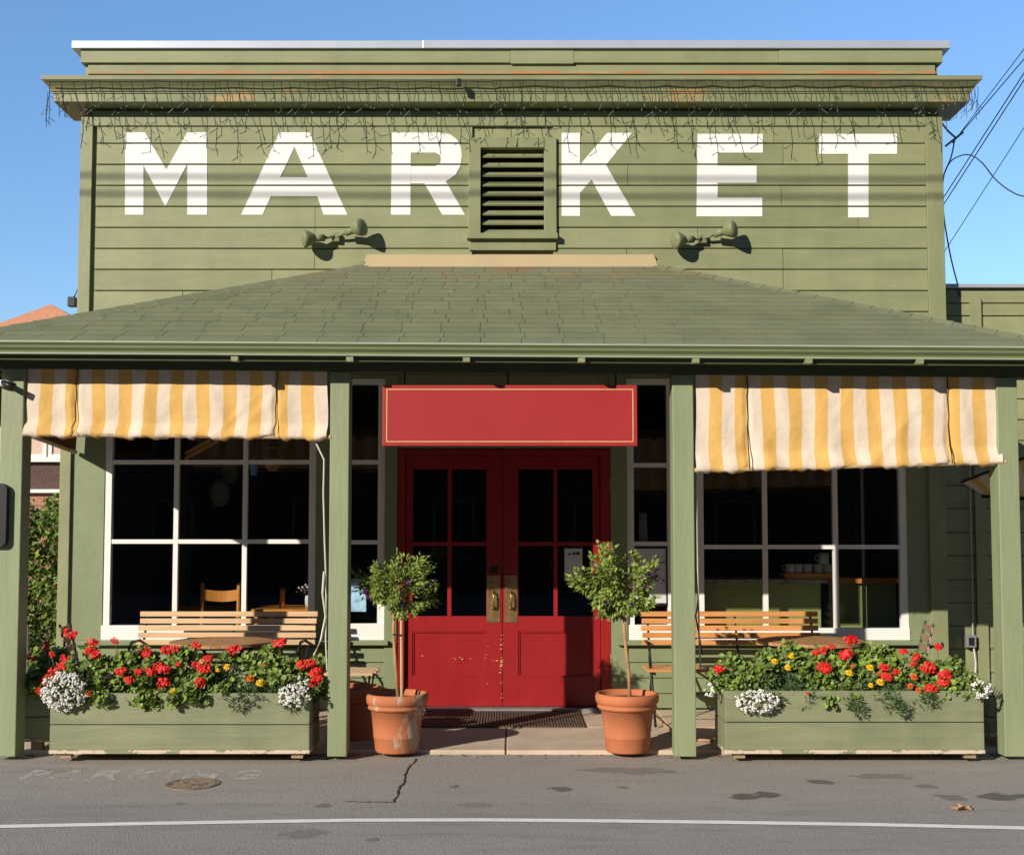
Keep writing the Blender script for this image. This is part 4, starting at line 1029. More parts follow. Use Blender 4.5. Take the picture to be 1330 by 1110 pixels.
# ------------------------------------------------------------------ pots and standards
def pot(px, label, mk, loc=None, s_=1.0):
    p = loc or Vector((X(px, 8.43, 930), 8.43, 0)); r_ = thing('terracotta_pot', (p[0], p[1], 0), label, 'plant pot', 'terracotta pots by the door'); p = Vector((p[0], p[1], 0))
    prof = [(.150, .0), (.155, .012), (.166, .10), (.169, .104), (.170, .112), (.168, .118), (.189, .30), (.205, .303), (.216, .314), (.214, .326), (.208, .335), (.218, .342), (.228, .36), (.230, .39), (.222, .412), (.210, .416), (.198, .405), (.19, .375)]
    MB().lathe([(a * s_, b_ * s_) for a, b_ in prof], p, 48).build('pot_body', M[mk], r_, smooth=True)
    MB().lathe([(.188 * s_, .365 * s_), (.188 * s_, .374 * s_), (.01, .380 * s_)], p, 24).build('soil', M['soil'], r_)
    return p
def standard(p, crown_c, rx, rz, trunk, n, lw, ll, label, stake, seed):
    random.seed(seed)
    r_ = thing('topiary_tree', (p.x, p.y, .37), label, 'potted tree', 'lollipop trees beside the door')
    t_ = MB().tube(trunk, .0135, 10, .011); t_.build('trunk', M['trunk'], r_, smooth=True)
    br_ = MB(); lf_ = MB(); top = Vector(trunk[-1])
    tips = []
    for i in range(46):
        d = rnd_dir(); d.z = d.z * .9 + .05
        e = crown_c + Vector((d.x * rx, d.y * rx * .9, d.z * rz)) * random.choice((random.uniform(.5, 1.05), random.uniform(.8, 1.1), random.uniform(1.05, 1.3)))
        mid = top.lerp(e, .5) + rnd_dir() * .03
        br_.tube([top, mid, e], .005, 4, .002, caps=False); tips.append((mid, e))
    for i in range(n):
        a, b_ = random.choice(tips); s_ = random.uniform(.15, 1.08)
        q = a.lerp(b_, s_) + rnd_dir() * random.uniform(0, .055)
        d = (q - crown_c).normalized() + rnd_dir() * .8
        lf_.leaf(q, d, rnd_dir() * .8 + Vector((-.4, -.6, .7)), random.uniform(.7, 1.15) * ll, random.uniform(.8, 1.2) * lw)
    br_.build('branches', M['trunk'], r_)
    lf_.build('crown', M['leaf_top'], r_)
    for i in range(9):
        d = rnd_dir(); d.y = -abs(d.y); c = crown_c + Vector((d.x * rx, d.y * rx, d.z * rz)) * 1.0
        fm = MB()
        for k in range(6): fm.leaf(c, rnd_dir() + Vector((0, -.5, 0)), rnd_dir(), .022, .016)
        fm.build('blossom', M['purpetal'], r_)
    if stake:
        MB().tube([p + Vector((.035, -.01, .37)), p + Vector((.03, -.02, .97))], .010, 8).build('stake', M['stake'], r_)
        MB().tube([p + Vector((.04, -.035, .83)), p + Vector((-.03, -.035, .835))], .006, 6).build('tie', M['black'], r_)
p1 = pot(515.5, 'terracotta pot with white lime stains, left of the red doors', 'terracotta2')
p2 = pot(814.5, 'plain terracotta pot right of the red doors', 'terracotta')
c1 = at(518, 761, p1.y); standard(p1, c1, .270, .185, [p1 + Vector((.01, 0, .36)), p1 + Vector((-.01, 0, .6)), p1 + Vector((-.028, 0, .85)), p1 + Vector((-.022, 0, 1.02))], 5000, .014, .038, 'narrow leaved lollipop tree with a bamboo stake in the left pot', True, 3)
c2 = at(802, 756, p2.y); standard(p2, c2, .250, .215, [p2 + Vector((.02, 0, .36)), p2 + Vector((.015, 0, .55)), p2 + Vector((-.01, 0, .78)), p2 + Vector((-.025, .0, .97))], 3800, .026, .040, 'broad leaved lollipop tree with purple blossoms in the right pot', False, 5)
random.seed(11)
pot(0, 'dark terracotta pot in shade behind the inner left post', 'terracotta', loc=(X(458, 8.95, 950), 8.95), s_=.95)

# ------------------------------------------------------------------ furniture
def bench(px0, px1, Yb_, mk, label, py_top=793):
    x0, x1 = X(px0, Yb_, 800), X(px1, Yb_, 800); cx = (x0 + x1) / 2
    r_ = thing('slatted_bench', (cx, Yb_ - .2, 0), label, 'bench', 'slatted benches under the windows')
    zt = Z(py_top, Yb_)
    bs = MB(); ss = MB()
    for k in range(5):
        z = zt - .012 - k * .058; y = Yb_ - .05 * k * .5
        bs.box(x0 - .0 + .008 * (k % 2), x1 - .004 * (k % 3), y, y + .02, z - .036, z + .007)
    for k in range(5):
        y = Yb_ - .16 - k * .075; ss.box(x0, x1, y - .03, y + .03, .445, .465)
    bs.build('backrest', M[mk], r_, bevel=.003); ss.build('seat', M[mk], r_, bevel=.003)
    for xx in (x0 + .06, (x0 + x1) / 2 + .05, x1 - .06):
        fr = MB()
        fr.tube([(xx, Yb_ - .50, 0.01), (xx, Yb_ - .22, .43), (xx, Yb_ - .10, .60), (xx, Yb_ + .028, zt - .02)], .011, 6)
        fr.tube([(xx, Yb_ - .02, 0.01), (xx, Yb_ - .30, .43)], .011, 6).tube([(xx, Yb_ - .50, .43), (xx, Yb_ - .10, .43)], .010, 6)
        if xx != (x0 + x1) / 2 + .05: fr.tube([(xx - .03, Yb_ - .08, .66), (xx - .03, Yb_ - .3, .66), (xx - .03, Yb_ - .36, .62), (xx - .03, Yb_ - .38, .55), (xx - .02, Yb_ - .36, .44)], .012, 6)
        fr.build('leg', M['black'], r_, smooth=True)
    MB().tube([(x0 + .06, Yb_ - .26, .12), (x1 - .06, Yb_ - .26, .12)], .008, 6).build('stretcher', M['black'], r_)
bench(182, 412.5, 9.98, 'benchwood', 'pale wooden slatted bench under the left window')
bench(832, 1062, 9.90, 'orangewood', 'orange brown slatted bench under the right window')
def table(px, py, dia_px, label):
    zt = .725; s_ = ground(px, py, zt); p = Vector((s_.x, s_.y, 0)); r0 = dia_px / F * s_.y / 2
    r_ = thing('round_table', p, label, 'table', 'round slatted garden tables')
    t_ = MB(); n_ = 13; w_ = 2 * r0 / n_
    for k in range(n_):
        xx = -r0 + w_ * (k + .5)
        xe = max(abs(xx - w_ * .45), abs(xx + w_ * .45)); xi = min(abs(xx - w_ * .45), abs(xx + w_ * .45)); 
        def hy_(q): return math.sqrt(max(r0 ** 2 - q ** 2, .0004))
        xa, xb = xx - w_ * .46, xx + w_ * .46
        vs = [(xa, -hy_(xa), 0), (xx, -hy_(xx), 0), (xb, -hy_(xb), 0), (xb, hy_(xb), 0), (xx, hy_(xx), 0), (xa, hy_(xa), 0)]
        rot = Matrix.Rotation(R(35), 3, 'Z')
        vs = [rot @ Vector(v) + p for v in vs]
        t_.add([v + Vector((0, 0, zt - .024)) for v in vs] + [v + Vector((0, 0, zt)) for v in vs], [(5, 4, 3, 2, 1, 0), (6, 7, 8, 9, 10, 11)] + [(i, (i + 1) % 6, (i + 1) % 6 + 6, i + 6) for i in range(6)])
    t_.build('tabletop', M['tablewood'], r_)
    rim = MB()
    ring = [p + Vector((r0 * .86 * math.cos(a * math.pi / 12), r0 * .86 * math.sin(a * math.pi / 12), zt - .032)) for a in range(25)]
    rim.tube(ring, .010, 6, caps=False); rim.build('rim', M['black'], r_)
    for (sx, sy) in ((-1, -1), (1, -1), (1, 1), (-1, 1)):
        MB().tube([p + Vector((sx * r0 * .55, sy * r0 * .5, zt - .04)), p + Vector((sx * r0 * .42, sy * r0 * .4, zt - .12)), p + Vector((-sx * r0 * .1, sy * r0 * .35, .35)), p + Vector((-sx * r0 * .6, sy * r0 * .5, .01))], .013, 7).build('leg', M['black'], r_, smooth=True)
table(288, 832, 131, 'round slatted wooden table by the left bench')
table(1053, 831, 136, 'round slatted wooden table by the right bench')
def folding_chair(x, y, rz, label):
    r_ = thing('folding_chair', (x, y, 0), label, 'chair', 'slatted folding chairs beside the tables')
    Rz = Matrix.Rotation(rz, 3, 'Z'); T = lambda v: Rz @ Vector(v) + Vector((x, y, 0))
    se, ba = MB(), MB()
    for k in range(5):
        yy = -.17 + k * .083
        m4 = Matrix.Translation(Vector((x, y, 0))) @ Rz.to_4x4() 
        se.box(-.20, .20, yy - .033, yy + .033, .44, .455, m4)
    for k in range(4):
        z = .60 + k * .074; yy = .225 + (z - .45) * .22
        ba.box(-.20, .20, yy - .008, yy + .008, z - .026, z + .026, m4)
    se.build('seat', M['greywood'], r_, bevel=.003); ba.build('backrest', M['greywood'], r_, bevel=.003)
    for s_ in (-1, 1):
        MB().tube([T((s_ * .17, -.24, .01)), T((s_ * .17, .10, .32)), T((s_ * .17, .22, .45)), T((s_ * .17, .32, .87))], .010, 6).build('leg', M['black'], r_)
        MB().tube([T((s_ * .15, .24, .01)), T((s_ * .15, -.10, .33)), T((s_ * .15, -.19, .43))], .010, 6).build('leg', M['black'], r_)
pc = at(118, 860, 9.15); folding_chair(pc.x + .14, 9.10, R(100), 'grey slatted folding chair at the left of the left table')
pc = at(1176, 860, 9.15); folding_chair(pc.x - .14, 9.15, R(-100), 'slatted folding chair leaning at the right of the right table')
# small slatted stool next to the post
q = at(462, 858, 9.3); sx_ = q.x
stl = thing('folding_stool', (sx_, 9.3, 0), 'small slatted wooden stool with black legs between the inner left post and the doors', 'stool')
s2 = MB()
for k in range(5): s2.box(sx_ - .22, sx_ + .16 + .02 * (k % 2), 9.3 - .17 + k * .085 - .036, 9.3 - .17 + k * .085 + .036, .455, .475)
s2.build('seat', M['benchwood'], stl, bevel=.003)
for yy in (9.16, 9.44):
    MB().tube([(sx_ + .13, yy, .45), (sx_ + .10, yy, .2), (sx_ - .18, yy, .01)], .011, 6).build('leg', M['black'], stl)
    MB().tube([(sx_ - .18, yy + .02, .45), (sx_ + .0, yy + .02, .15), (sx_ + .14, yy + .02, .01)], .011, 6).build('leg', M['black'], stl)
# doormat
ma, mb__ = ground(536, 945, 0), ground(760, 944, 0); yb = ground(650, 922, 0).y
dm = MB(); rows = 60
dm.box(ma.x, mb__.x, ma.y, yb, .0005, .008)
for k in range(rows):
    x = ma.x + (mb__.x - ma.x) * (k + .5) / rows; dm.box(x - .007, x + .007, ma.y + .01, yb - .01, .008, .014)
tag(dm.build('doormat', M['mat'], loc=((ma.x + mb__.x) / 2, (ma.y + yb) / 2, 0)), 'dark ribbed doormat in front of the red double doors', 'doormat')

# ------------------------------------------------------------------ things seen through the glass
def wbox(name, m, label, cat, x0, x1, y0, y1, z0, z1, bev=.003, group=None):
    o = MB().box(x0, x1, y0, y1, z0, z1).build(name, m, loc=((x0 + x1) / 2, (y0 + y1) / 2, z0), bevel=bev); tag(o, label, cat, group); return o
# honey chair
CY = 11.05
ch = thing('wooden_chair', (X(286, CY, 780), CY, .02), 'honey coloured wooden chair inside the left window', 'chair')
xa, xb = X(262.5, CY, 770), X(310, CY, 770)
for xx in (xa, xb): MB().tube([(xx, CY + .04, .03), (xx, CY - .02, .5), (xx - .012, CY + .06, Z(757, CY))], .019, 8).build('leg', M['chairwood'], ch)
for xx in (xa, xb): MB().tube([(xx, CY - .42, .03), (xx, CY - .42, .48)], .019, 8).build('leg', M['chairwood'], ch)
bk_ = MB()
for k in range(8):
    u0, u1 = k / 8, (k + 1) / 8; f_ = lambda u: .05 * math.sin(u * math.pi)
    for (z0_, z1_) in ((Z(779, CY), Z(765, CY)),):
        a, b_ = xa + (xb - xa) * u0, xa + (xb - xa) * u1
        bk_.add([(a, CY + .03 + f_(u0), z0_ - .02 * math.sin(u0 * 3.14)), (b_, CY + .03 + f_(u1), z0_ - .02 * math.sin(u1 * 3.14)), (b_, CY + .03 + f_(u1), z1_ - .02 * math.sin(u1 * 3.14)), (a, CY + .03 + f_(u0), z1_ - .02 * math.sin(u0 * 3.14)),
                 (a, CY + .05 + f_(u0), z0_ - .02 * math.sin(u0 * 3.14)), (b_, CY + .05 + f_(u1), z0_ - .02 * math.sin(u1 * 3.14)), (b_, CY + .05 + f_(u1), z1_ - .02 * math.sin(u1 * 3.14)), (a, CY + .05 + f_(u0), z1_ - .02 * math.sin(u0 * 3.14))],
                [(0, 1, 2, 3), (7, 6, 5, 4), (3, 2, 6, 7), (0, 4, 5, 1)])
bk_.build('backrest', M['chairwood'], ch)
MB().box(xa - .02, xb + .02, CY - .45, CY - .0, .47, .50).build('seat', M['chairwood'], ch, bevel=.005)
TY = 11.35
zt = Z(791, TY - .3)
tb = thing('wooden_table', (X(375, TY, 800), TY, .02), 'wooden table inside the right part of the left window', 'table')
tx0, tx1 = X(335, TY, 790), X(440, TY, 790)
MB().box(tx0, tx1, TY - .3, TY + .4, zt - .03, zt).build('tabletop', M['chairwood'], tb, bevel=.004)
for xx in (tx0 + .05, tx1 - .05):
    for yy in (TY - .25, TY + .35): MB().box(xx - .025, xx + .025, yy - .025, yy + .025, .02, zt - .03).build('leg', M['chairwood'], tb)
pm = at(366.5, 790, TY - .1)
o = MB().lathe([(.030, 0), (.031, .03), (.024, .07), (.022, .10), (.028, .125), (.020, .135), (.026, .15), (.028, .17), (.018, .19), (.002, .195)], (pm.x, TY - .1, zt + .0005), 20).build('pepper_mill', M['chairwood'], loc=(pm.x, TY - .1, zt), smooth=True)
tag(o, 'turned wooden pepper mill on the table in the left window', 'pepper mill')
vv = X(400, TY - .05, 780)
fvs = thing('flower_vase', (vv, TY - .05, zt), 'white vase of small white flowers at the end of the window table', 'vase')
MB().lathe([(.022, 0.0005), (.03, .05), (.03, .09), (.024, .12), (.02, .12)], (vv, TY - .05, zt), 16).build('vase', M['ceramic'], fvs, smooth=True)
fm = MB(); gm = MB()
for i in range(26):
    d = rnd_dir(); d.z = abs(d.z) + .3; e = Vector((vv, TY - .05, zt + .11)) + d.normalized() * random.uniform(.06, .13)
    gm.tube([(vv, TY - .05, zt + .1), e], .002, 3); fm.ico(e, .011)
fm.build('flowers', M['whipetal'], fvs); gm.build('stems', M['stem'], fvs)
# paper lanterns, hanging bits
for (px, py, r_, y, lab) in ((285, 640, .115, 12.4, 'larger pale paper lantern hanging low inside the left window'), (297, 613, .10, 12.8, 'dim round paper lantern hanging higher inside the left window')):
    c = at(px, py, y); ltn = thing('paper_lantern', c, lab, 'lantern', 'paper lanterns inside the left window')
    MB().lathe([(.05, -r_ * 1.25), (r_ * .8, -r_ * .8), (r_, 0), (r_ * .8, r_ * .8), (.05, r_ * 1.25)], c, 20).build('shade', M['lantern'], ltn, smooth=True)
    MB().tube([c + Vector((0, 0, r_ * 1.25)), (c.x, c.y, 3.3)], .004, 4).build('cord', M['black'], ltn)
c = at(330, 604, 10.75)
bl = thing('blue_ornament', c, 'blue glass ornament hanging at the top of the left window', 'ornament')
MB().lathe([(.01, -.10), (.03, -.09), (.036, -.02), (.036, .03), (.02, .05), (.012, .07), (.012, .085)], c, 16).build('body', M['blueglass'], bl, smooth=True)
MB().tube([c + Vector((0, 0, .085)), (c.x, c.y, 2.94)], .003, 4).build('cord', M['black'], bl)
c = at(354, 598, 10.8)
bs = thing('wicker_basket', c, 'small wicker basket hanging at the top of the left window', 'basket')
MB().lathe([(.03, -.10), (.07, -.06), (.085, .02), (.078, .02), (.06, -.05)], c, 18).build('bowl', M['wicker'], bs, smooth=True)
MB().tube([c + Vector((-.08, 0, .02)), c + Vector((-.05, 0, .12)), c + Vector((.05, 0, .12)), c + Vector((.08, 0, .02))], .006, 5).build('handle', M['wicker'], bs)
MB().tube([c + Vector((0, 0, .12)), (c.x, c.y, 2.94)], .003, 4).build('cord', M['black'], bs)
# tilted wooden slats lit at the top of the left window
p_ = at(262, 578, 10.62)
ob = MB()
for k in range(2):
    d0 = Vector((.0, 0, -.045 * k)); ob.bar(p_ + Vector((-.15, .0, -.08)) + d0, p_ + Vector((.15, .02, .09)) + d0, .03, .028)
ob.bar(p_ + Vector((-.14, .03, -.1)), p_ + Vector((-.14, .03, .5)), .02, .02).bar(p_ + Vector((.13, .03, .0)), p_ + Vector((.13, .03, .5)), .02, .02)
tag(ob.build('wooden_rack', M['chairwood'], loc=p_), 'pair of tilted wooden slats hanging in the top of the left window', 'rack')
# counters on the right
KY = 10.62
kc = thing('serving_counter', (X(985, KY, 780), KY, .02), 'green panelled counter with speckled stone top inside the right window', 'counter')
k0, k1, kz = X(880, KY, 780), X(1066, KY, 780), Z(757, KY)
MB().box(k0, k1, KY, KY + .6, .02, kz).build('body', M['counter'], kc)
MB().box(k0, X(1073, KY, 755), KY - .06, KY + .64, kz + .0005, Z(751.5, KY)).build('worktop', M['granite'], kc, bevel=.004)
wz = Z(751.5, KY)
tr_ = thing('mug_tray', (X(1047, KY + .1, 750), KY + .1, wz), 'orange wooden tray of mugs on the counter', 'tray')
t0, t1 = X(1017, KY, 748), X(1083, KY, 748)
MB().prism([(t0 + .02, wz + .002), (t1 - .02, wz + .002), (t1, Z(744.5, KY)), (t0, Z(744.5, KY))], KY - .02, KY + .22).build('tray_body', M['chairwood'], tr_)
def mug(x, y, z, r_, h_, label, side=-1):
    t_ = thing('mug', (x, y, z), label, 'mug', 'white mugs stacked on the tray')
    MB().lathe([(r_ * .9, .0005), (r_, .01), (r_, h_), (r_ * .92, h_), (r_ * .9, .01)], (x, y, z), 20).build('cup', M['ceramic'], t_, smooth=True)
    MB().tube([(x + side * r_, y, z + h_ * .8), (x + side * (r_ + .03), y, z + h_ * .75), (x + side * (r_ + .036), y, z + h_ * .45), (x + side * r_, y, z + h_ * .2)], .006, 6).build('handle', M['ceramic'], t_, smooth=True)
mz = Z(744.5, KY)
for px, lab in ((1026, 'leftmost white mug on the tray, handle to the left'), (1036.5, 'second white mug from the left on the tray'), (1049, 'middle white mug on the tray'), (1063, 'white mug on the tray under the single stacked one'), (1075, 'rightmost white mug on the tray')):
    mug(X(px, KY + .08, 740), KY + .08, mz, .042, .085, lab, -1)
mug(X(1070, KY + .08, 727), KY + .08, mz + .086, .048, .10, 'single white mug stacked on top of the others')
c2_ = thing('side_counter', (X(1135, KY, 780), KY, .02), 'green side counter with orange wooden top at the right of the right window', 'counter')
MB().box(X(1088, KY, 780), X(1178, KY, 780), KY + .3, KY + .8, .02, Z(757, KY + .3)).build('body', M['counter'], c2_)
MB().box(X(1086, KY, 780), X(1182, KY, 780), KY + .25, KY + .84, Z(757, KY + .3) + .0005, Z(750, KY + .3)).build('worktop', M['chairwood'], c2_, bevel=.003)
pp = X(1121, 10.75, 700); o = MB().tube([(pp, 10.75, .02), (pp, 10.75, 3.3)], .018, 10).build('pole', M['metalgrey'], loc=(pp, 10.75, .02)); tag(o, 'thin grey pole standing behind the right window', 'pole')
cv = X(835, 10.75, 690)
cn = MB().lathe([(.045, 0), (.042, .15), (.037, .30), (.030, .30)], (cv, 10.75, Z(708, 10.75)), 16).build('tall_vase', M['ceramic'], loc=(cv, 10.75, Z(708, 10.75)), smooth=True)
tag(cn, 'tall pale vase behind the narrow window right of the doors', 'vase')
wbox('window_shelf', M['darkroom'], 'dark shelf inside the narrow window right of the doors', 'shelf', wx(817), wx(872), 10.68, 10.82, Z(708, 10.75) - .03, Z(708, 10.75) - .0005)
# notices
def framed(x0, x1, z0, z1, y, m, label, frame, marks, name='framed_notice', cat='notice'):
    r_ = thing(name, ((x0 + x1) / 2, y, z0), label, cat)
    if frame:
        fr = MB(); w_ = .022
        fr.box(x0, x1, y - .012, y + .006, z0, z0 + w_).box(x0, x1, y - .012, y + .006, z1 - w_, z1).box(x0, x0 + w_, y - .012, y + .006, z0 + w_, z1 - w_).box(x1 - w_, x1, y - .012, y + .006, z0 + w_, z1 - w_)
        fr.build('frame', M['black'], r_)
    MB().box(x0 + .008, x1 - .008, y - .003, y + .004, z0 + .008, z1 - .008).build('sheet', m, r_)
    mk_ = MB(); rng = random.Random(len(label))
    for (a, b_, c_, d_) in marks:
        for k in range(14):
            xx = x0 + (x1 - x0) * rng.uniform(a, b_); zz = z0 + (z1 - z0) * rng.uniform(c_, d_); w_ = rng.uniform(.006, .03)
            mk_.box(xx, min(xx + w_, x1 - .03), y - .0045, y - .0032, zz, zz + rng.uniform(.004, .02))
    if marks: mk_.build('drawing', M['darkshingle'], r_)
yN = WY - .004 + .0
framed(wx(820), wx(868), Z(786, WY), Z(709, WY), WY + .003, M['paper'], 'black framed menu sheet in the narrow window right of the doors', True, [(.45, .85, .35, .85), (.5, .8, .4, .8)])
framed(wx(453), wx(477), Z(795, WY), Z(750, WY), WY + .003, M['bluepaper'], 'blue and white print in the narrow window left of the doors', False, [], 'window_print', 'picture')
framed(wx(732), wx(757.5), Z(755, WY), Z(711, WY), WY + .001, M['paper'], 'pale paper notice on the glass of the right red door', False, [(.2, .75, .78, .83)], 'paper_notice')

# ------------------------------------------------------------------ small things
# outlet on right wall
c = at(1259, 832, AY - .05)
ot = thing('outlet_box', c, 'grey weatherproof outlet box on the siding right of the right window', 'outlet')
MB().box(c.x - .045, c.x + .045, AY - .10, AY - .0455, c.z - .055, c.z + .055).build('cover', M['metalgrey'], ot, bevel=.004)
MB().box(c.x - .024, c.x + .024, AY - .105, AY - .1005, c.z - .035, c.z + .035).build('sockets', M['black'], ot)
MB().tube([(c.x + .03, AY - .07, c.z - .05), (c.x + .045, AY - .07, c.z - .2), (c.x + .035, AY - .07, c.z - .35), (c.x + .035, AY - .06, .1)], .008, 6).build('lead', M['ceramic'], ot)
MB().tube([(c.x + .03, AY - .06, c.z + .05), (c.x + .03, AY - .06, 2.4)], .008, 6).build('conduit', M['metalgrey'], ot)
# security lamp on left post
c = at(6, 498, YP - .02)
sl_ = thing('spot_lamp', c, 'small white and black spot lamp at the top of the outer left post', 'lamp')
MB().lathe([(.045, -.02), (.05, 0), (.045, .02)], c, 16).build('base', M['white'], sl_, smooth=True)
MB().tube([c + Vector((.0, -.03, .005)), c + Vector((.09, -.08, -.035))], .020, 10, .024).build('head', M['black'], sl_, smooth=True)
# black rounded box on outer post
c = at(-4, 669, YP - .03)
bx_ = MB(); hw, hh, rr_ = .075, .225, .045; poly = []
for (sx, sz, a0_) in ((1, -1, -90), (1, 1, 0), (-1, 1, 90), (-1, -1, 180)):
    for k in range(5): a = R(a0_ + 22.5 * k); poly.append((c.x + sx * (hw - rr_) + rr_ * math.cos(a), c.z + sz * (hh - rr_) + rr_ * math.sin(a)))
tag(bx_.prism(poly, YP - .045, YP - .002).build('black_box', M['black'], loc=c, bevel=.004), 'black rounded box fixed to the outer left post', 'box')
# manhole
mc = ground(250, 1018, ZR); 
mh = MB().lathe([(.172, .0), (.172, .004), (.165, .005), (.150, .005), (.148, .003), (.002, .003)], (mc.x, mc.y, ZR + .0005), 40)
for k in range(-4, 5): 
    L = math.sqrt(.145 ** 2 - (k * .03) ** 2); mh.box(mc.x - L, mc.x + L, mc.y + k * .03 - .006, mc.y + k * .03 + .006, ZR + .0032, ZR + .0058)
tag(mh.build('manhole_cover', M['rustcover'], loc=(mc.x, mc.y, ZR)), 'small tan iron utility cover set in the asphalt at left', 'manhole cover')
# dry leaves
def dry(px, py, s_, label, seed):
    c = ground(px, py, ZR + .006); rng = random.Random(seed); mb = MB(); vs = [c + Vector((0, 0, .012))]; n_ = 11
    for k in range(n_):
        a = 2 * math.pi * k / n_; rr_ = s_ * (1 if k % 2 else .55) * rng.uniform(.8, 1.2); vs.append(c + Vector((math.cos(a) * rr_, math.sin(a) * rr_ * .8, rng.uniform(.0, .03) * s_ / .07)))
    mb.add(vs, [(0, k + 1, (k + 1) % n_ + 1) for k in range(n_)])
    tag(mb.build('dry_leaf', M['leafdry'], loc=c), label, 'leaf', 'dry leaves on the ground')
dry(1252, 1051, .072, 'large curled brown leaf on the asphalt near the white line', 1)
dry(1171, 979, .03, 'small dry leaf against the base of the right planter', 2)
dry(1010, 981, .025, 'tiny dry leaf near the inner corner of the right planter', 3)
# hose on the pavement
hp = [(845, 905, 9.3, .30), (858, 912, 9.25, .2), (868, 935, 9.0, .02), (880, 952, 8.75, .015), (893, 965, 8.55, .015)]
pts = [Vector((X(a, y, b_), y, z_)) for a, b_, y, z_ in hp]
pts = [ground(842, 922, .015), ground(852, 932, .015), ground(868, 945, .015), ground(882, 958, .015), ground(925, 962, .015), ground(940, 950, .015)]
tag(MB().tube(pts, .011, 8).build('garden_hose', M['hose'], loc=pts[0], smooth=True), 'tan garden hose on the pavement behind the right pot', 'hose')
lt = MB(); rl = random.Random(4)
for i in range(420):
    px = rl.uniform(20, 1320); y = YK - abs(rl.gauss(0, .05)) - .01
    if 420 < px < 925 and rl.random() < .6: continue
    p = Vector((X(px, y, 980), y, ZR + .002)); a = rl.uniform(0, 6.3); L = rl.uniform(.006, .022)
    d = Vector((math.cos(a), math.sin(a), 0)) * L; n_ = Vector((-d.y, d.x, 0)) * rl.uniform(.25, .5)
    lt.add([p - d, p + n_ + Vector((0, 0, .008)), p + d + Vector((0, 0, .004)), p - n_], [(0, 1, 2, 3)])
tag(lt.build('leaf_litter', M['litter'], loc=(0, YK, ZR)), kind='stuff')
# pipe by the hedge
o = MB().tube([at(35, 850, 8.9) - Vector((0, 0, .7)), at(35, 812, 8.9)], .018, 8).build('standpipe', M['metalgrey'], loc=at(35, 850, 8.9) - Vector((0, 0, .7))); tag(o, 'thin grey standpipe behind the outer left post', 'pipe')
# wall lamp at left corner of the false front
c = at(96, 393, WY + .3)
wl = thing('corner_lamp', c, 'small dark lamp on the left side wall above the porch roof', 'lamp')
MB().box(c.x - .05, c.x + .02, c.y - .03, c.y + .03, c.z - .04, c.z + .05).build('housing', M['black'], wl, bevel=.005)
MB().tube([c + Vector((0, 0, .05)), c + Vector((.04, 0, .14)), c + Vector((.08, 0, .16))], .008, 6).build('arm', M['black'], wl)

# ------------------------------------------------------------------ unseen dark terrace, added to block sky fill and darken the glass
oy = -13.0
opp = thing('light_blocking_terrace', (0, oy, 0), 'unseen dark terrace added across the street to block sky light and darken the window reflections', 'building')
MB().box(-34, 34, oy - 8, oy, -.08, 9.0).build('wall', M['darkshingle'], opp)
MB().extrude_x([(oy + .3, 8.95), (oy + .3, 9.1), (oy - 4, 11.2), (oy - 8.5, 9.1), (oy - 8.5, 8.95)], -34.5, 34.5).build('roof', M['darkroom'], opp)
for k in range(16):
    xx = -31 + k * 4.1
    for z0_ in (1.0, 3.8, 6.6):
        wo = MB().box(xx, xx + 1.2, oy - .005, oy + .05, z0_ - .06, z0_ + 1.56).build('window', M['greywood'], opp)
        MB().box(xx + .07, xx + 1.13, oy + .02, oy + .055, z0_, z0_ + 1.5).build('pane', M['black'], wo)

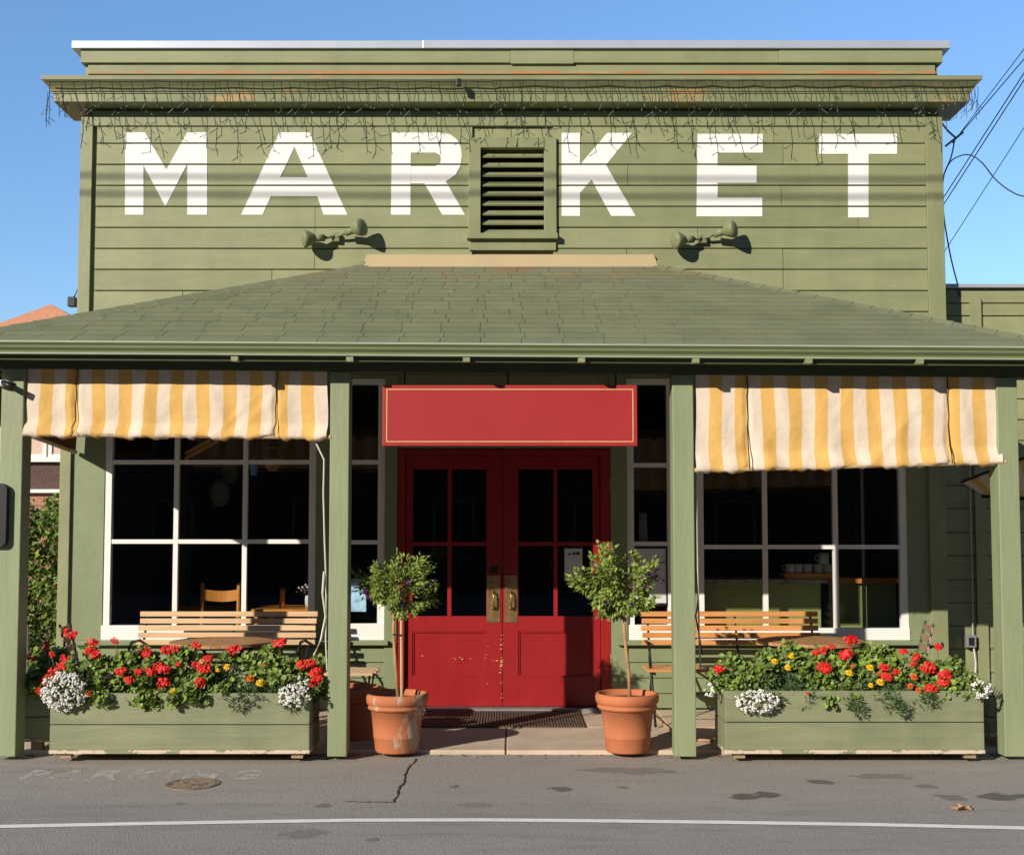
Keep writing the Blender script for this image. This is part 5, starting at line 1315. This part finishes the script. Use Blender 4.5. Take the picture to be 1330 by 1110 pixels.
# ------------------------------------------------------------------ light
sun_d = bpy.data.lights.new('sun', 'SUN'); sun = bpy.data.objects.new('sun', sun_d); COL.objects.link(sun)
sun.rotation_euler = SUN.to_track_quat('-Z', 'Y').to_euler(); sun.location = (-10, -10, 15)
sun_d.energy = 4.5; sun_d.angle = R(.5); sun_d.color = (1, .92, .79)
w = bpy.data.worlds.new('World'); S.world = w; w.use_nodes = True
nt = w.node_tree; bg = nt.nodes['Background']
sky = nt.nodes.new('ShaderNodeTexSky'); sky.sky_type = 'NISHITA'; sky.sun_disc = False
el = math.asin(-SUN.z); az = math.atan2(-SUN.x, -SUN.y)
sky.sun_elevation = el; sky.sun_rotation = az % (2 * math.pi); sky.air_density = 1.0; sky.dust_density = 0.0; sky.ozone_density = 3.0
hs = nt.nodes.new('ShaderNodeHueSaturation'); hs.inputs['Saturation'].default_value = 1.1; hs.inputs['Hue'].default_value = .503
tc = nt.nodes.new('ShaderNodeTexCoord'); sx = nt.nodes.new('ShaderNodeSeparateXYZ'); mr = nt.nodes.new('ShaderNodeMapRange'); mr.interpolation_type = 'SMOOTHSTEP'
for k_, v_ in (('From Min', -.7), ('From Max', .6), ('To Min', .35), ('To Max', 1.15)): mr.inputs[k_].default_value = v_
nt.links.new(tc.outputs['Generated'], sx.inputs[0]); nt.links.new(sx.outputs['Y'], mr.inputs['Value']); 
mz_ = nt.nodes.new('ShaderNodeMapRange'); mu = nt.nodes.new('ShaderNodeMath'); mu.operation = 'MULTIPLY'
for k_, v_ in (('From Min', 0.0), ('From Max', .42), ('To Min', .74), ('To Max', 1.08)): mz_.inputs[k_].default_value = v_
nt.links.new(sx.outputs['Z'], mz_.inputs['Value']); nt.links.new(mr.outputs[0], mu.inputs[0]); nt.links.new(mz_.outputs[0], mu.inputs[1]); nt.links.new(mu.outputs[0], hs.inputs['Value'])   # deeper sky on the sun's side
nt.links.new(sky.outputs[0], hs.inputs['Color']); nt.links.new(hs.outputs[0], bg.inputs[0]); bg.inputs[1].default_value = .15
S.view_settings.view_transform = 'Standard'; S.view_settings.look = 'None'; S.view_settings.exposure = .25; S.view_settings.gamma = 1
S.render.engine = 'CYCLES'
S.cycles.max_bounces = 8; S.cycles.transparent_max_bounces = 12
